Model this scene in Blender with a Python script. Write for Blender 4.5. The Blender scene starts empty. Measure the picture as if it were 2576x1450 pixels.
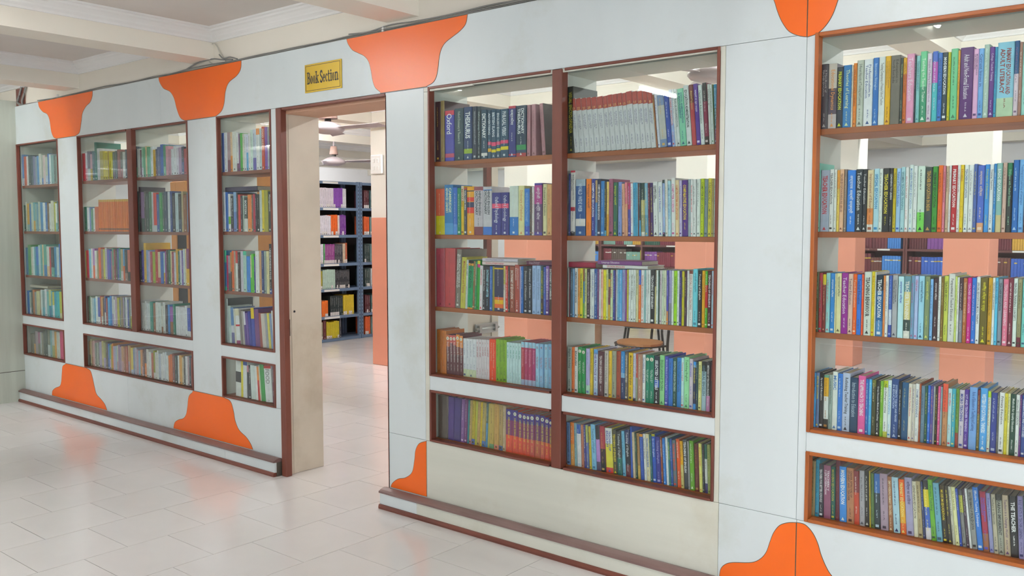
import bpy, bmesh, math, random
import numpy as np
from mathutils import Vector, Matrix

S = bpy.context.scene
COL = S.collection
random.seed(7)

# ------------------------------------------------------------------ camera
FPX, PITCH, YAW = 2224.84, 0.0694, 0.6857           # solved from the floor tiles and the wall
CAM = np.array([0.0, -3.188, 1.5])
cam = bpy.data.cameras.new('camera')
cam.sensor_width = 36.0
cam.lens = FPX / 2576 * 36.0
cam.clip_start, cam.clip_end = 0.05, 100
co = bpy.data.objects.new('camera', cam)
COL.objects.link(co)
co.location = CAM
co.rotation_euler = (math.pi / 2 - PITCH, 0, YAW)
S.camera = co

# ------------------------------------------------------------------ world and exposure
wd = bpy.data.worlds.new('world')
S.world = wd
wd.use_nodes = True
wd.node_tree.nodes['Background'].inputs[0].default_value = (0.86, 0.93, 1.0, 1)
wd.node_tree.nodes['Background'].inputs[1].default_value = 2.7
S.view_settings.view_transform = 'Standard'
S.view_settings.look = 'None'
S.view_settings.gamma = 1.0
S.view_settings.use_curve_mapping = False
S.view_settings.exposure = 0.58
S.cycles.transparent_max_bounces = 16
S.cycles.max_bounces = 6
S.cycles.diffuse_bounces = 4
S.cycles.glossy_bounces = 2
S.cycles.use_light_tree = False
S.cycles.caustics_reflective = False
S.cycles.caustics_refractive = False
TUBE_FRONT, FILL_TUBE_BACK = 125.0, 94.0                    # strength of the tube lamps, most of them added (built as fixtures below)

# ------------------------------------------------------------------ pixel -> place
_cp, _sp, _c, _s = math.cos(PITCH), math.sin(PITCH), math.cos(YAW), math.sin(YAW)
FW = np.array([-_s * _cp, _c * _cp, -_sp]); RT = np.array([_c, _s, 0.0]); UP = np.cross(RT, FW)
def proj(x, y, z):
    d = np.array([x, y, z]) - CAM
    w = d @ FW
    return 1288 + FPX * (d @ RT) / w, 725 - FPX * (d @ UP) / w, w
def x_at(u, y, z):
    """x of the point on the line (.., y, z) that is seen in picture column u"""
    k = (u - 1288) / FPX
    a = np.array([0, y - CAM[1], z - CAM[2]])
    n = RT - k * FW
    return -(a @ n) / n[0]
def wall_pt(u, v, y=0.0):
    d = FW + (u - 1288) / FPX * RT - (v - 725) / FPX * UP
    t = (y - CAM[1]) / d[1]
    return CAM[0] + t * d[0], CAM[2] + t * d[2]
def z_at(v, x, y):
    k = (725 - v) / FPX
    a = np.array([x, y - CAM[1], 0])
    n = UP - k * FW
    return CAM[2] - (a @ n) / n[2]

# ------------------------------------------------------------------ materials
def lin(c):
    return c / 12.92 if c <= 0.04045 else ((c + 0.055) / 1.055) ** 2.4
def hexc(h):
    return tuple(lin(int(h[i:i + 2], 16) / 255) for i in (0, 2, 4)) + (1.0,)
MATS = {}
def mat(name, col, rough=0.5, var=0.06, scale=6.0, bump=0.0, metal=0.0, stretch=(1, 1, 1), spec=0.5, detail=4, col2=None, stain=None):
    """plain surface with a procedural variation of tone and a little relief"""
    if name in MATS:
        return MATS[name]
    m = bpy.data.materials.new(name)
    m.use_nodes = True
    t = m.node_tree; N = t.nodes; L = t.links
    b = N['Principled BSDF']
    b.inputs['Roughness'].default_value = rough
    b.inputs['Metallic'].default_value = metal
    b.inputs['Specular IOR Level'].default_value = spec
    tc = N.new('ShaderNodeTexCoord'); mp = N.new('ShaderNodeMapping')
    mp.inputs['Scale'].default_value = stretch
    nz = N.new('ShaderNodeTexNoise')
    nz.inputs['Scale'].default_value = scale; nz.inputs['Detail'].default_value = detail
    L.new(tc.outputs['Object'], mp.inputs[0]); L.new(mp.outputs[0], nz.inputs[0])
    rp = N.new('ShaderNodeValToRGB')
    c = hexc(col)
    d = hexc(col2) if col2 else tuple(max(0, v * (1 - 2 * var)) for v in c[:3]) + (1,)
    rp.color_ramp.elements[0].position = 0.3; rp.color_ramp.elements[1].position = 0.65
    rp.color_ramp.elements[0].color = d
    rp.color_ramp.elements[1].color = c
    L.new(nz.outputs['Fac'], rp.inputs[0]); out = rp.outputs[0]
    if stain:                                            # sparse old stains
        n2 = N.new('ShaderNodeTexNoise'); n2.inputs['Scale'].default_value = 1.7; n2.inputs['Detail'].default_value = 8; n2.inputs['Roughness'].default_value = .65
        L.new(tc.outputs['Object'], n2.inputs[0])
        r2 = N.new('ShaderNodeMapRange'); r2.inputs[1].default_value = .56; r2.inputs[2].default_value = .8; r2.inputs[4].default_value = .55
        L.new(n2.outputs['Fac'], r2.inputs[0])
        mx = N.new('ShaderNodeMix'); mx.data_type = 'RGBA'; mx.inputs['B'].default_value = hexc(stain)
        L.new(r2.outputs[0], mx.inputs['Factor']); L.new(out, mx.inputs['A']); out = mx.outputs['Result']
    L.new(out, b.inputs['Base Color'])
    if bump:
        bp = N.new('ShaderNodeBump'); bp.inputs['Strength'].default_value = bump; bp.inputs['Distance'].default_value = 0.01
        L.new(nz.outputs['Fac'], bp.inputs['Height']); L.new(bp.outputs[0], b.inputs['Normal'])
    MATS[name] = m
    return m
def mat_print(name, rough=0.4):
    """printed paper and board: the ink colour is stored with each face"""
    m = bpy.data.materials.new(name); m.use_nodes = True
    N = m.node_tree.nodes; L = m.node_tree.links; b = N['Principled BSDF']
    at = N.new('ShaderNodeAttribute'); at.attribute_name = 'ink'
    tc = N.new('ShaderNodeTexCoord'); nz = N.new('ShaderNodeTexNoise'); nz.inputs['Scale'].default_value = 40; nz.inputs['Detail'].default_value = 3
    mr = N.new('ShaderNodeMapRange'); mr.inputs[1].default_value = .3; mr.inputs[2].default_value = .7; mr.inputs[3].default_value = 0.9; mr.inputs[4].default_value = 1.05
    mx = N.new('ShaderNodeVectorMath'); mx.operation = 'SCALE'
    L.new(tc.outputs['Object'], nz.inputs[0]); L.new(nz.outputs['Fac'], mr.inputs[0])
    L.new(at.outputs['Color'], mx.inputs[0]); L.new(mr.outputs[0], mx.inputs['Scale'])
    L.new(mx.outputs[0], b.inputs['Base Color'])
    b.inputs['Roughness'].default_value = rough
    MATS[name] = m
    return m
def mat_glass(name, tint=(0.95, 0.985, 0.975)):
    """thin clear window glass: passes light straight through, mirrors by angle"""
    m = bpy.data.materials.new(name); m.use_nodes = True
    N = m.node_tree.nodes; L = m.node_tree.links
    N.remove(N['Principled BSDF'])
    tr = N.new('ShaderNodeBsdfTransparent'); tr.inputs[0].default_value = (*tint, 1)
    gl = N.new('ShaderNodeBsdfGlossy'); gl.inputs['Roughness'].default_value = 0.0
    lw = N.new('ShaderNodeLayerWeight'); lw.inputs[0].default_value = 0.5
    p = N.new('ShaderNodeMath'); p.operation = 'POWER'; p.inputs[1].default_value = 5
    k = N.new('ShaderNodeMath'); k.operation = 'MULTIPLY_ADD'; k.inputs[1].default_value = 0.96; k.inputs[2].default_value = 0.04
    mx = N.new('ShaderNodeMixShader')
    L.new(lw.outputs['Facing'], p.inputs[0]); L.new(p.outputs[0], k.inputs[0]); L.new(k.outputs[0], mx.inputs[0])
    L.new(tr.outputs[0], mx.inputs[1]); L.new(gl.outputs[0], mx.inputs[2])
    L.new(mx.outputs[0], N['Material Output'].inputs[0])
    MATS[name] = m
    return m
def mat_emit(name, col, strength):
    m = bpy.data.materials.new(name); m.use_nodes = True
    b = m.node_tree.nodes['Principled BSDF']
    b.inputs['Base Color'].default_value = (0.9, 0.9, 0.9, 1)
    b.inputs['Emission Color'].default_value = (*col, 1); b.inputs['Emission Strength'].default_value = strength
    MATS[name] = m
    return m
M = MATS
mat('laminate', 'dbe4e5', 0.34, 0.03, 3.0, stretch=(1, 1, .25), stain='b9bba8')
mat('laminate_beige', 'dcddd0', 0.36, 0.05, 4.0, stretch=(.25, 1, 2.5), stain='bdb498')
mat('laminate_old', 'd6cbba', 0.5, 0.06, 4.0, stain='a8957a')
mat('soffit_brown', 'c59a7e', 0.5, 0.05, 4.0)
mat('groove', '5a5348', 0.8)
mat('orange', 'fa6f16', 0.33, 0.03, 2.0)
mat('wood_dark', '7b4334', 0.42, 0.12, 12, 0.15, stretch=(1, 1, .2), col2='6a382c')
mat('wood_dark_h', '7b4334', 0.42, 0.12, 12, 0.15, stretch=(.2, 1, 1), col2='6a382c')
mat('wood_orange', 'b4642a', 0.4, 0.1, 14, 0.15, stretch=(1, 1, .15), col2='9a5020')
mat('wood_orange_h', 'b4642a', 0.4, 0.1, 14, 0.15, stretch=(.15, 1, 1), col2='9a5020')
mat('shelf_wood', 'b0663c', 0.45, 0.1, 14, 0.1, stretch=(.12, 1, 1), col2='9c5832')
mat('shelf_wood_dull', '96614e', 0.45, 0.1, 14, 0.1, stretch=(.12, 1, 1), col2='865445')
mat('wood_ledge', '8d7470', 0.38, 0.1, 14, 0.12, stretch=(.2, 1, 1), col2='765a55')
mat('carcass', 'd6d8cf', 0.5, 0.04, 3)
mat('tile', 'f1eeec', 0.17, 0.035, 2.2, spec=0.5)
mat('grout', '6f675f', 0.8)
mat('plaster', 'f0eadc', 0.7, 0.02, 2)
mat('ceiling_paint', 'ddd6cf', 0.8, 0.03, 2)
mat('cornice', 'eeedea', 0.6, 0.02, 3)
mat('wall_white', 'e9e9ea', 0.7, 0.02, 2)
mat('wall_grey', '8f8d88', 0.7, 0.04, 2)
mat('salmon', 'e39a80', 0.5, 0.03, 2)
mat('cream', 'ebe7dc', 0.55, 0.02, 2)
mat('panel_grey', 'c3c8bb', 0.45, 0.08, 5, stretch=(3, 3, .2))
mat('gold', 'd8b42c', 0.35, 0.05, 4, metal=0.15)
mat('black', '202024', 0.5)
mat('white_plastic', 'ecebe6', 0.4, 0.02)
mat('cable', '8b8b87', 0.55, 0.1)
mat('cable_white', 'd2cec2', 0.5, 0.05)
mat('steel_blue', '6d84a0', 0.42, 0.06, 8)
mat('steel_dark', '3a3836', 0.4, 0.05, metal=0.6)
mat('steel', 'b8b8b4', 0.35, 0.05, metal=0.7)
mat('fan_metal', 'b9aeb0', 0.35, 0.05)
mat('fan_brown', 'a98c80', 0.45, 0.05)
mat('wood_red', '6a3a36', 0.45, 0.1, 10, stretch=(.3, 1, 1))
mat('ply', 'd9964a', 0.5, 0.08, 6, stretch=(1, 1, .2))
mat('seat_wood', 'a8764a', 0.45, 0.1, 8, stretch=(.3, 1, 1))
mat('table_wood', 'b9977a', 0.5, 0.08, 8)
mat('paper', 'f2f1ea', 0.7, 0.02)
mat_print('print', 0.42)
mat_print('page_paper', 0.9)
mat_glass('glass')
mat_glass('dark_glass', (0.42, 0.42, 0.42))
mat_emit('tube_front', (0.97, 0.99, 1.0), TUBE_FRONT)
mat_emit('fill_tube_back', (0.97, 0.98, 1.0), FILL_TUBE_BACK)

# ------------------------------------------------------------------ object helpers
def tag(o, label=None, cat=None, group=None, kind=None):
    if label: o['label'] = label
    if cat: o['category'] = cat
    if group: o['group'] = group
    if kind: o['kind'] = kind
    return o
def empty(name, loc=(0, 0, 0), rz=0.0, parent=None):
    o = bpy.data.objects.new(name, None)
    COL.objects.link(o); o.location = loc; o.rotation_euler[2] = rz
    o.empty_display_size = 0.05
    if parent: o.parent = parent
    return o
class MB:
    """collects shapes; build() makes ONE mesh object"""
    def __init__(s): s.v = []; s.f = []; s.mi = []; s.ms = []; s.sm = []
    def m(s, name):
        if name not in s.ms: s.ms.append(name)
        return s.ms.index(name)
    def add(s, vs, fs, name, smooth=False):
        o = len(s.v); k = s.m(name)
        s.v += [tuple(map(float, q)) for q in vs]
        for f in fs: s.f.append(tuple(i + o for i in f)); s.mi.append(k); s.sm.append(smooth)
    def box(s, x0, x1, y0, y1, z0, z1, name, b=0.0):
        if b <= 0 or min(x1 - x0, y1 - y0, z1 - z0) < 2.2 * b:
            vs = [(x, y, z) for z in (z0, z1) for y in (y0, y1) for x in (x0, x1)]
            s.add(vs, [(0, 2, 3, 1), (4, 5, 7, 6), (0, 1, 5, 4), (2, 6, 7, 3), (0, 4, 6, 2), (1, 3, 7, 5)], name)
            return s
        bm = bmesh.new(); bmesh.ops.create_cube(bm, size=1.0)
        for q in bm.verts: q.co = Vector(((x0 + x1) / 2 + q.co.x * (x1 - x0), (y0 + y1) / 2 + q.co.y * (y1 - y0), (z0 + z1) / 2 + q.co.z * (z1 - z0)))
        bmesh.ops.bevel(bm, geom=bm.edges[:], offset=b, segments=1, affect='EDGES')
        s.bm(bm, name)
        return s
    def bm(s, bm, name, mx=None, smooth=False):
        bm.verts.index_update()
        s.add([(mx @ q.co) if mx else q.co[:] for q in bm.verts], [[q.index for q in f.verts] for f in bm.faces], name, smooth)
        bm.free()
    def tube(s, pts, r, name, n=8, closed=False, caps=True):
        P = [Vector(q) for q in pts]; rs = r if isinstance(r, (list, tuple)) else [r] * len(P)
        ring = []
        for i, p in enumerate(P):
            a = P[i - 1] if i else P[i]; b = P[i + 1] if i < len(P) - 1 else P[i]
            t = (b - a).normalized() if (b - a).length > 1e-9 else Vector((0, 0, 1))
            h = Vector((0, 0, 1)) if abs(t.z) < 0.9 else Vector((1, 0, 0))
            u = t.cross(h).normalized(); w = t.cross(u)
            ring.append([p + rs[i] * (math.cos(2 * math.pi * k / n) * u + math.sin(2 * math.pi * k / n) * w) for k in range(n)])
        vs = [q for g in ring for q in g]
        fs = [(i * n + k, i * n + (k + 1) % n, (i + 1) * n + (k + 1) % n, (i + 1) * n + k) for i in range(len(P) - 1) for k in range(n)]
        if caps: fs += [tuple(range(n))[::-1], tuple(range((len(P) - 1) * n, len(P) * n))]
        s.add(vs, fs, name, True)
        return s
    def lathe(s, prof, c, name, n=24):
        vs = [(c[0] + r * math.cos(2 * math.pi * k / n), c[1] + r * math.sin(2 * math.pi * k / n), c[2] + z) for r, z in prof for k in range(n)]
        fs = [(i * n + k, i * n + (k + 1) % n, (i + 1) * n + (k + 1) % n, (i + 1) * n + k) for i in range(len(prof) - 1) for k in range(n)]
        fs += [tuple(range(n))[::-1], tuple(range((len(prof) - 1) * n, len(prof) * n))]
        s.add(vs, fs, name, True)
        return s
    def prism(s, poly, y0, y1, name, side=None):
        """polygon of (x, z) points given a thickness in y"""
        n = len(poly)
        s.add([(x, y0, z) for x, z in poly], [tuple(range(n))], name)
        s.add([(x, y1, z) for x, z in poly], [tuple(range(n))[::-1]], name)
        s.add([(x, y, z) for y in (y0, y1) for x, z in poly], [(k, (k + 1) % n, n + (k + 1) % n, n + k) for k in range(n)], side or name)
        return s
    def build(s, name, parent=None, **kw):
        me = bpy.data.meshes.new(name)
        me.from_pydata(s.v, [], s.f)
        for q in s.ms: me.materials.append(MATS[q])
        me.polygons.foreach_set('material_index', s.mi)
        me.polygons.foreach_set('use_smooth', s.sm)
        bm = bmesh.new(); bm.from_mesh(me); bmesh.ops.recalc_face_normals(bm, faces=bm.faces[:]); bm.to_mesh(me); bm.free()
        me.update()
        o = bpy.data.objects.new(name, me); COL.objects.link(o)
        if parent: o.parent = parent
        tag(o, **kw)
        return o
def rectpart(name, parent, x0, x1, y0, y1, z0, z1, m, b=0.0, **kw):
    return MB().box(x0, x1, y0, y1, z0, z1, m, b).build(name, parent, **kw)
def bez(pts, n=10):
    """smooth curve through points (Catmull-Rom)"""
    P = [Vector(p) for p in pts]; out = []
    for i in range(len(P) - 1):
        a = P[max(i - 1, 0)]; b = P[i]; c = P[i + 1]; d = P[min(i + 2, len(P) - 1)]
        for k in range(n):
            t = k / n
            out.append(0.5 * ((2 * b) + (c - a) * t + (2 * a - 5 * b + 4 * c - d) * t * t + (3 * b - a - 3 * c + d) * t ** 3))
    out.append(P[-1])
    return out
def copy_tree(o, parent=None):
    c = o.copy(); COL.objects.link(c); c.parent = parent
    for ch in list(o.children): copy_tree(ch, c)
    return c

# ================================================================== THE SETTING
XL, XR = -14.0, 5.0            # outer ends of the hall
YF, YB = -8.0, 9.5             # wall behind the camera, far wall of the book section
ZC, ZB = 2.74, 2.555           # ceiling, underside of the beams
WT, PD = 2.51, 0.29            # top of the partition, its depth
XE = 0.52                      # right end of the partition (past the picture)

# ---- floor: square tiles in running bond, laid as single tiles
fl = MB().box(XL, XR, YF, YB, -0.12, -0.004, 'grout').build('floor', kind='structure', label='pale polished floor of square tiles in running bond', cat='floor')
TW, TL, TX, TY = 0.3990, 0.4029, -5.961, (-0.99, -1.19)
tiles = []
for k in range(int((XL - TX) / TW) - 1, int((XR - TX) / TW) + 2):
    x0, x1 = TX + k * TW, TX + (k + 1) * TW
    if x0 < XL or x1 > XR: continue
    oy = TY[0] if k % 2 else TY[1]
    for j in range(-20, 30):
        y0 = oy + j * TL; y1 = y0 + TL
        if y0 < YF or y1 > YB: continue
        c = [proj(x, y, 0) for x in (x0, x1) for y in (y0, y1)]
        vis = 0.0
        if all(q[2] > 0.3 for q in c):
            u = sum(q[0] for q in c) / 4; v = sum(q[1] for q in c) / 4
            seen = -80 < u < 2650 and v < 1520
            if y0 > 0.2: seen = seen and ((790 < u < 985) or (1090 < u < 1810 and v < 900) or (2080 < u < 2600 and v < 980))
            if y0 < 0.2 and u > 1500: seen = False
            if seen:
                vis = abs((c[1][0] - c[0][0]) * (c[2][1] - c[0][1]) - (c[1][1] - c[0][1]) * (c[2][0] - c[0][0]))
        tiles.append((vis, x0, y0))
tiles.sort(reverse=True)
g = 0.0015
tm = MB().box(g, TW - g, g, TL - g, -0.004, 0.0, 'tile').build('floor_tile', fl)
tm.location = (tiles[0][1], tiles[0][2], random.uniform(-.0003, 0))
for v, x, y in tiles[1:300]:
    if v <= 0: break
    o = tm.copy(); COL.objects.link(o); o.parent = fl; o.location = (x, y, random.uniform(-.0004, 0))
rest = [t for i, t in enumerate(tiles) if i >= 300 or t[0] <= 0]
b = MB()
for v, x, y in rest: b.box(x + g, x + TW - g, y + g, y + TL - g, -0.004, 0, 'tile')
b.build('floor_tiles_beyond', fl, kind='stuff')

# ---- ceiling, beams and cornices
MB().box(XL, XR, YF, YB, ZC, ZC + 0.15, 'ceiling_paint').build('ceiling', kind='structure', label='pale ceiling divided into coffers by beams', cat='ceiling')
BX = [-7.015 + 1.835 * k for k in range(-3, 7)]
BW = 0.115
BYS = [(-7.9, -7.6), (-3.75, -3.5), (0.02, 0.27), (2.98, 3.24), (6.3, 6.55), (9.2, 9.45)]      # beams along the partition
for x in BX:
    o = MB().box(x - BW, x + BW, YF, YB, ZB, ZC, 'plaster').build('ceiling_beam', kind='structure', label='cream ceiling beam running across the partition', cat='beam', group='ceiling beams')
for y0, y1 in BYS:
    MB().box(XL, XR, y0, y1, (WT + .006) if y0 == .02 else ZB + 0.0005, ZC, 'plaster').build('ceiling_beam', kind='structure', label='cream ceiling beam running along the partition', cat='beam', group='ceiling beams')
CP = [(0, 0), (0.012, 0), (0.016, 0.012), (0.03, 0.024), (0.034, 0.034), (0.05, 0.05), (0.062, 0.056), (0.066, 0.066), (0.078, 0.07), (0.08, 0.08)]   # cornice profile (out, up)
def cornice(x0, x1, y0, y1):
    n = len(CP); vs = []
    for o_, z in CP:
        for cx, cy, sx, sy in ((x0, y0, 1, 1), (x1, y0, -1, 1), (x1, y1, -1, -1), (x0, y1, 1, -1)):
            vs.append((cx + sx * o_, cy + sy * o_, ZC - 0.08 + z))
    fs = [(i * 4 + k, i * 4 + (k + 1) % 4, (i + 1) * 4 + (k + 1) % 4, (i + 1) * 4 + k) for i in range(n - 1) for k in range(4)]
    b = MB(); b.add(vs, fs, 'cornice')
    return b.build('trim_%d' % (len([o for o in bpy.data.objects if o.name.startswith('trim_')]) + 1), kind='structure', label='white stepped cornice around a ceiling coffer', cat='cornice', group='coffer cornices')
for i in range(len(BX) - 1):
    for j in range(len(BYS) - 1):
        cornice(BX[i] + BW, BX[i + 1] - BW, BYS[j][1], BYS[j + 1][0])

# ---- outer walls (unseen; window openings added to let daylight in)
def wall_with_windows(name, axis, at, a0, a1, thick, wins, label):
    """a wall at x=at (axis 'x') or y=at (axis 'y') from a0 to a1 with openings wins=(a, b, z0, z1)"""
    b = MB(); cur = a0
    def bx(p, q, z0, z1):
        if q - p < 1e-4 or z1 - z0 < 1e-4: return
        if axis == 'x': b.box(min(at, at + thick), max(at, at + thick), p, q, z0, z1, 'wall_white')
        else: b.box(p, q, min(at, at + thick), max(at, at + thick), z0, z1, 'wall_white')
    for p, q, z0, z1 in wins:
        bx(cur, p, 0, ZC); bx(p, q, 0, z0); bx(p, q, z1, ZC); cur = q
    bx(cur, a1, 0, ZC)
    return b.build(name, kind='structure', label=label, cat='wall')
wall_with_windows('wall_left', 'x', XL, YF, YB, -0.2, [(-5.3, -3.0, 2.28, 2.72)], 'white end wall of the hall beyond the grey pillar, with an added high window')
wall_with_windows('wall_right', 'x', XR, YF, YB, 0.2, [(-7.4, -5.2, .6, 2.5), (-4.8, -2.6, .6, 2.5), (-2.2, -.3, .6, 2.5), (1.0, 3.0, .9, 2.5), (4.0, 6.0, .9, 2.5)], 'white end wall of the hall with wide windows added for daylight, beyond the orange framed bookcase')
wall_with_windows('wall_front', 'y', YF, XL, XR, -0.2, [(-.6, 1.9, .6, 2.5), (2.2, 4.7, .6, 2.5)], 'white wall of the hall opposite the partition, with windows added at one end for daylight')
wall_with_windows('wall_back', 'y', YB, XL, XR, 0.2, [], 'white far wall of the book section')

w1 = empty('haze_window_1', (XL - .1, -4.15, 2.28)); tag(w1, 'added high window in the end wall, mirrored as haze in bookcase glass', 'window', kind='structure')  # invented window: its bright opening gives the haze mirrored in the bookcase glass
rectpart('window_pane', w1, -.003, .003, -1.13, 1.13, .02, .42, 'dark_glass')
for a in (-1.15, -.39, .37, 1.13): rectpart('window_frame', w1, -.02, .02, a, a + .02, 0, .44, 'wood_dark')
for a in (0, .42): rectpart('window_frame', w1, -.02, .02, -1.13, 1.13, a, a + .02, 'wood_dark')
# ---- grey pillar that closes the partition on the left
p = MB().box(-8.45, -8.032, -0.5, 0.3, 0, ZB, 'panel_grey').build('pillar', kind='structure', label='grey panelled pillar closing the far end of the partition', cat='pillar')
rectpart('groove', p, -8.0325, -8.0308, -0.5, 0.3, 0.262, 0.267, 'groove')
# ---- pillars inside the book section: salmon dado, cream above
DADO = 1.596
def pillar(x0, x1, y0, y1, label):
    e = empty('pillar', ((x0 + x1) / 2, (y0 + y1) / 2, 0)); tag(e, label, 'pillar', kind='structure')
    w, d = (x1 - x0) / 2, (y1 - y0) / 2
    rectpart('dado', e, -w, w, -d, d, 0, DADO, 'salmon', 0.004)
    rectpart('upper_shaft', e, -w + .002, w - .002, -d + .002, d - .002, DADO, ZB, 'cream')
    return e
pl = pillar(-7.25, -6.85, 3.27, 3.67, 'salmon and cream pillar carrying the switch box, seen through the doorway')
pillar(-5.38, -5.10, 3.27, 3.75, 'salmon and cream pillar behind the reference book shelves')
pillar(-3.56, -3.28, 3.27, 3.85, 'salmon and cream pillar behind the chair with the wooden seat')
pillar(-1.53, -1.25, 3.27, 3.56, 'salmon and cream pillar behind the orange framed bookcase')
pillar(-3.45, -3.13, 6.40, 6.72, 'salmon and cream pillar standing before the dark wooden bookcases')
pillar(0.3, 0.6, 3.27, 3.57, 'salmon and cream pillar past the orange framed bookcase')
sw = empty('switch_box', (-7.13, 3.265, 2.16)); tag(sw, 'white switch box on the cream part of the pillar', 'switch box')
rectpart('box', sw, -.085, .085, -.03, 0, -.1, .1, 'white_plastic', .006)
for i in (-1, 1):
    for j in (-1, 1): rectpart('switch', sw, i * .035 - .016, i * .035 + .016, -.036, -.028, j * .04 - .022, j * .04 + .022, 'white_plastic', .002)

# ---- the partition
wall = empty('wall_partition', (0, 0, 0)); tag(wall, 'white laminate partition with glazed book shelves, orange inlays and a doorway', 'wall', kind='structure')
def panel(x0, x1, z0, z1, m='laminate', y0=0.0, y1=0.012):
    gp = 0.0008
    return rectpart('wall_panel', wall, x0 + gp, x1 - gp, y0, y1, z0 + gp, z1 - gp, m, 0.0006)
AX = (-8.03, -7.255); BXX = (-6.92, -5.36); CX = (-5.02, -4.45); DX = (-3.149, -1.570); EX = (-1.201, 0.40)
DO = (-4.39, -3.46)                                   # doorway with its brown stile
ZT, ZR1, ZR0, ZL, ZS = 2.193, 0.742, 0.670, 0.404, 0.10
# header (split where the picture shows joints)
for a, b_ in ((-8.03, -5.69), (-5.69, -3.18), (-3.18, -1.232), (-1.232, XE)): panel(a, b_, ZT, WT)
for a, b_ in ((AX[1], BXX[0]), (BXX[1], CX[0]), (CX[1], DO[0]), (DO[1], -3.18), (-1.548, -1.232)): panel(a, b_, ZL, ZT)
panel(-1.232, EX[0], ZL, ZT, 'laminate')
panel(EX[1], XE, ZL, ZT)
for a, b_ in ((-8.03, -6.25), (-6.25, DO[0])): panel(a, b_, ZS, ZL)
panel(DO[1], -3.174, ZS, ZL); panel(-3.174, -1.547, ZS, ZL, 'laminate_beige'); panel(-1.547, -1.23, ZS, ZL); panel(-1.23, XE, ZS, ZL)
# beige band around the middle bookcase
panel(-3.18, DX[0], ZL, 2.171, 'laminate_beige'); panel(DX[1], -1.548, ZL, 2.178, 'laminate_beige')
panel(-3.18, -2.85, 2.171, ZT, 'laminate_beige'); panel(-2.85, -1.548, 2.175, ZT, 'laminate_beige')
# dark core behind the joints
rectpart('core', wall, -8.03, DO[0], 0.012, 0.02, ZT, WT - .004, 'groove')
rectpart('core', wall, DO[0], XE, 0.012, 0.02, ZT + .003, WT - .004, 'groove')
rectpart('core', wall, -8.03, DO[0], 0.012, 0.02, .0, ZL - .002, 'groove')
rectpart('core', wall, DO[1], XE, 0.012, 0.02, .0, ZL - .002, 'groove')
rectpart('core', wall, -8.03, DO[0], PD - .02, PD, .0, ZL - .03, 'carcass')
rectpart('core', wall, DO[1], XE, PD - .02, PD, .0, ZL - .03, 'carcass')
rectpart('top_board', wall, -8.03, XE, 0.012, PD, WT - .02, WT - .004, 'carcass')
rectpart('core', wall, -8.03, XE, PD - .02, PD, ZT + .02, WT - .02, 'carcass')
rectpart('end_board', wall, -8.03, -7.86, .013, .019, WT, ZC - .085, 'wood_dark')
# ledge, plinth and bottom strip
YP = -0.055
def base_run(x0, x1, joints, mats):
    ends = [x0] + joints + [x1]
    for i in range(len(ends) - 1):
        rectpart('plinth_panel', wall, ends[i] + .0006, ends[i + 1] - .0006, YP + .004, YP + .018, .02, .088, mats[min(i, len(mats) - 1)], .0006)
    b = MB()
    prof = [(-.001, .104), (-.02, .108), (-.044, .101), (YP - .004, .094), (YP - .004, .085), (YP + .012, .084), (-.001, .084)]
    n = len(prof)
    b.add([(x, y, z) for x in (x0, x1) for y, z in prof], [(k, (k + 1) % n, n + (k + 1) % n, n + k) for k in range(n)] + [tuple(range(n)), tuple(range(n, 2 * n))[::-1]], 'wood_ledge')
    b.build('ledge', wall)
    b = MB()
    prof = [(YP + .016, 0), (YP - .006, 0), (YP - .008, .01), (YP - .004, .022), (YP + .004, .024), (YP + .016, .024)]
    n = len(prof)
    b.add([(x, y, z) for x in (x0, x1) for y, z in prof], [(k, (k + 1) % n, n + (k + 1) % n, n + k) for k in range(n)] + [tuple(range(n)), tuple(range(n, 2 * n))[::-1]], 'wood_dark_h')
    b.build('skirting_strip', wall)
    rectpart('core', wall, x0, x1, YP + .018, .012, .0, .084, 'groove')
base_run(-8.03, -4.405, [-6.12, -4.93], ['laminate'])
base_run(-3.478, XE, [-3.2, -1.547], ['laminate', 'laminate_beige', 'laminate'])

# ---- orange inlays: traced outlines, hairline dark edge, proud of the laminate
def inlay(pts, closed_bottom=None):
    P = [Vector((x, z, 0)) for x, z in pts]
    n = len(P)
    area = sum(P[i].x * P[(i + 1) % n].y - P[(i + 1) % n].x * P[i].y for i in range(n))
    sg = 1 if area > 0 else -1
    inn = []
    for i in range(n):
        a, b, c = P[i - 1], P[i], P[(i + 1) % n]
        d1 = (b - a).normalized(); d2 = (c - b).normalized()
        nn = Vector((-d1.y - d2.y, d1.x + d2.x, 0)) * sg
        nn = nn.normalized() if nn.length > 1e-6 else Vector((0, 0, 0))
        inn.append(b + nn * .0022)
    m = MB()
    m.prism([(q.x, q.y) for q in P], -.0008, .0, 'groove')
    m.prism([(q.x, q.y) for q in inn], -.0014, -.0002, 'orange')
    return m.build('orange_inlay', wall)
def smooth(ctrl, n=7):
    return [(q.x, q.y) for q in bez([(x, z, 0) for x, z in ctrl], n)]
def traced(left, right, ox, oy, sc, ztop=None, zbot=None, n=5):
    """outline read off the photograph: left run then right run, both from the wide end"""
    def run(pts):
        P = [wall_pt(ox + a / sc, oy + b_ / sc) for a, b_ in pts]
        if ztop is not None: P = [(P[0][0], ztop)] + P[1:]
        return smooth(P, n)
    L = run(left); R = run(right)
    if zbot is not None:
        L[-1] = (L[-1][0], zbot); R[-1] = (R[-1][0], zbot)
        L = [(x, max(z, zbot)) if ztop and ztop > 1 else (x, min(z, zbot)) for x, z in L]; R = [(x, max(z, zbot)) if ztop and ztop > 1 else (x, min(z, zbot)) for x, z in R]
    return L + R[::-1]
zt_, zb_ = WT - .001, ZT + .002
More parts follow.
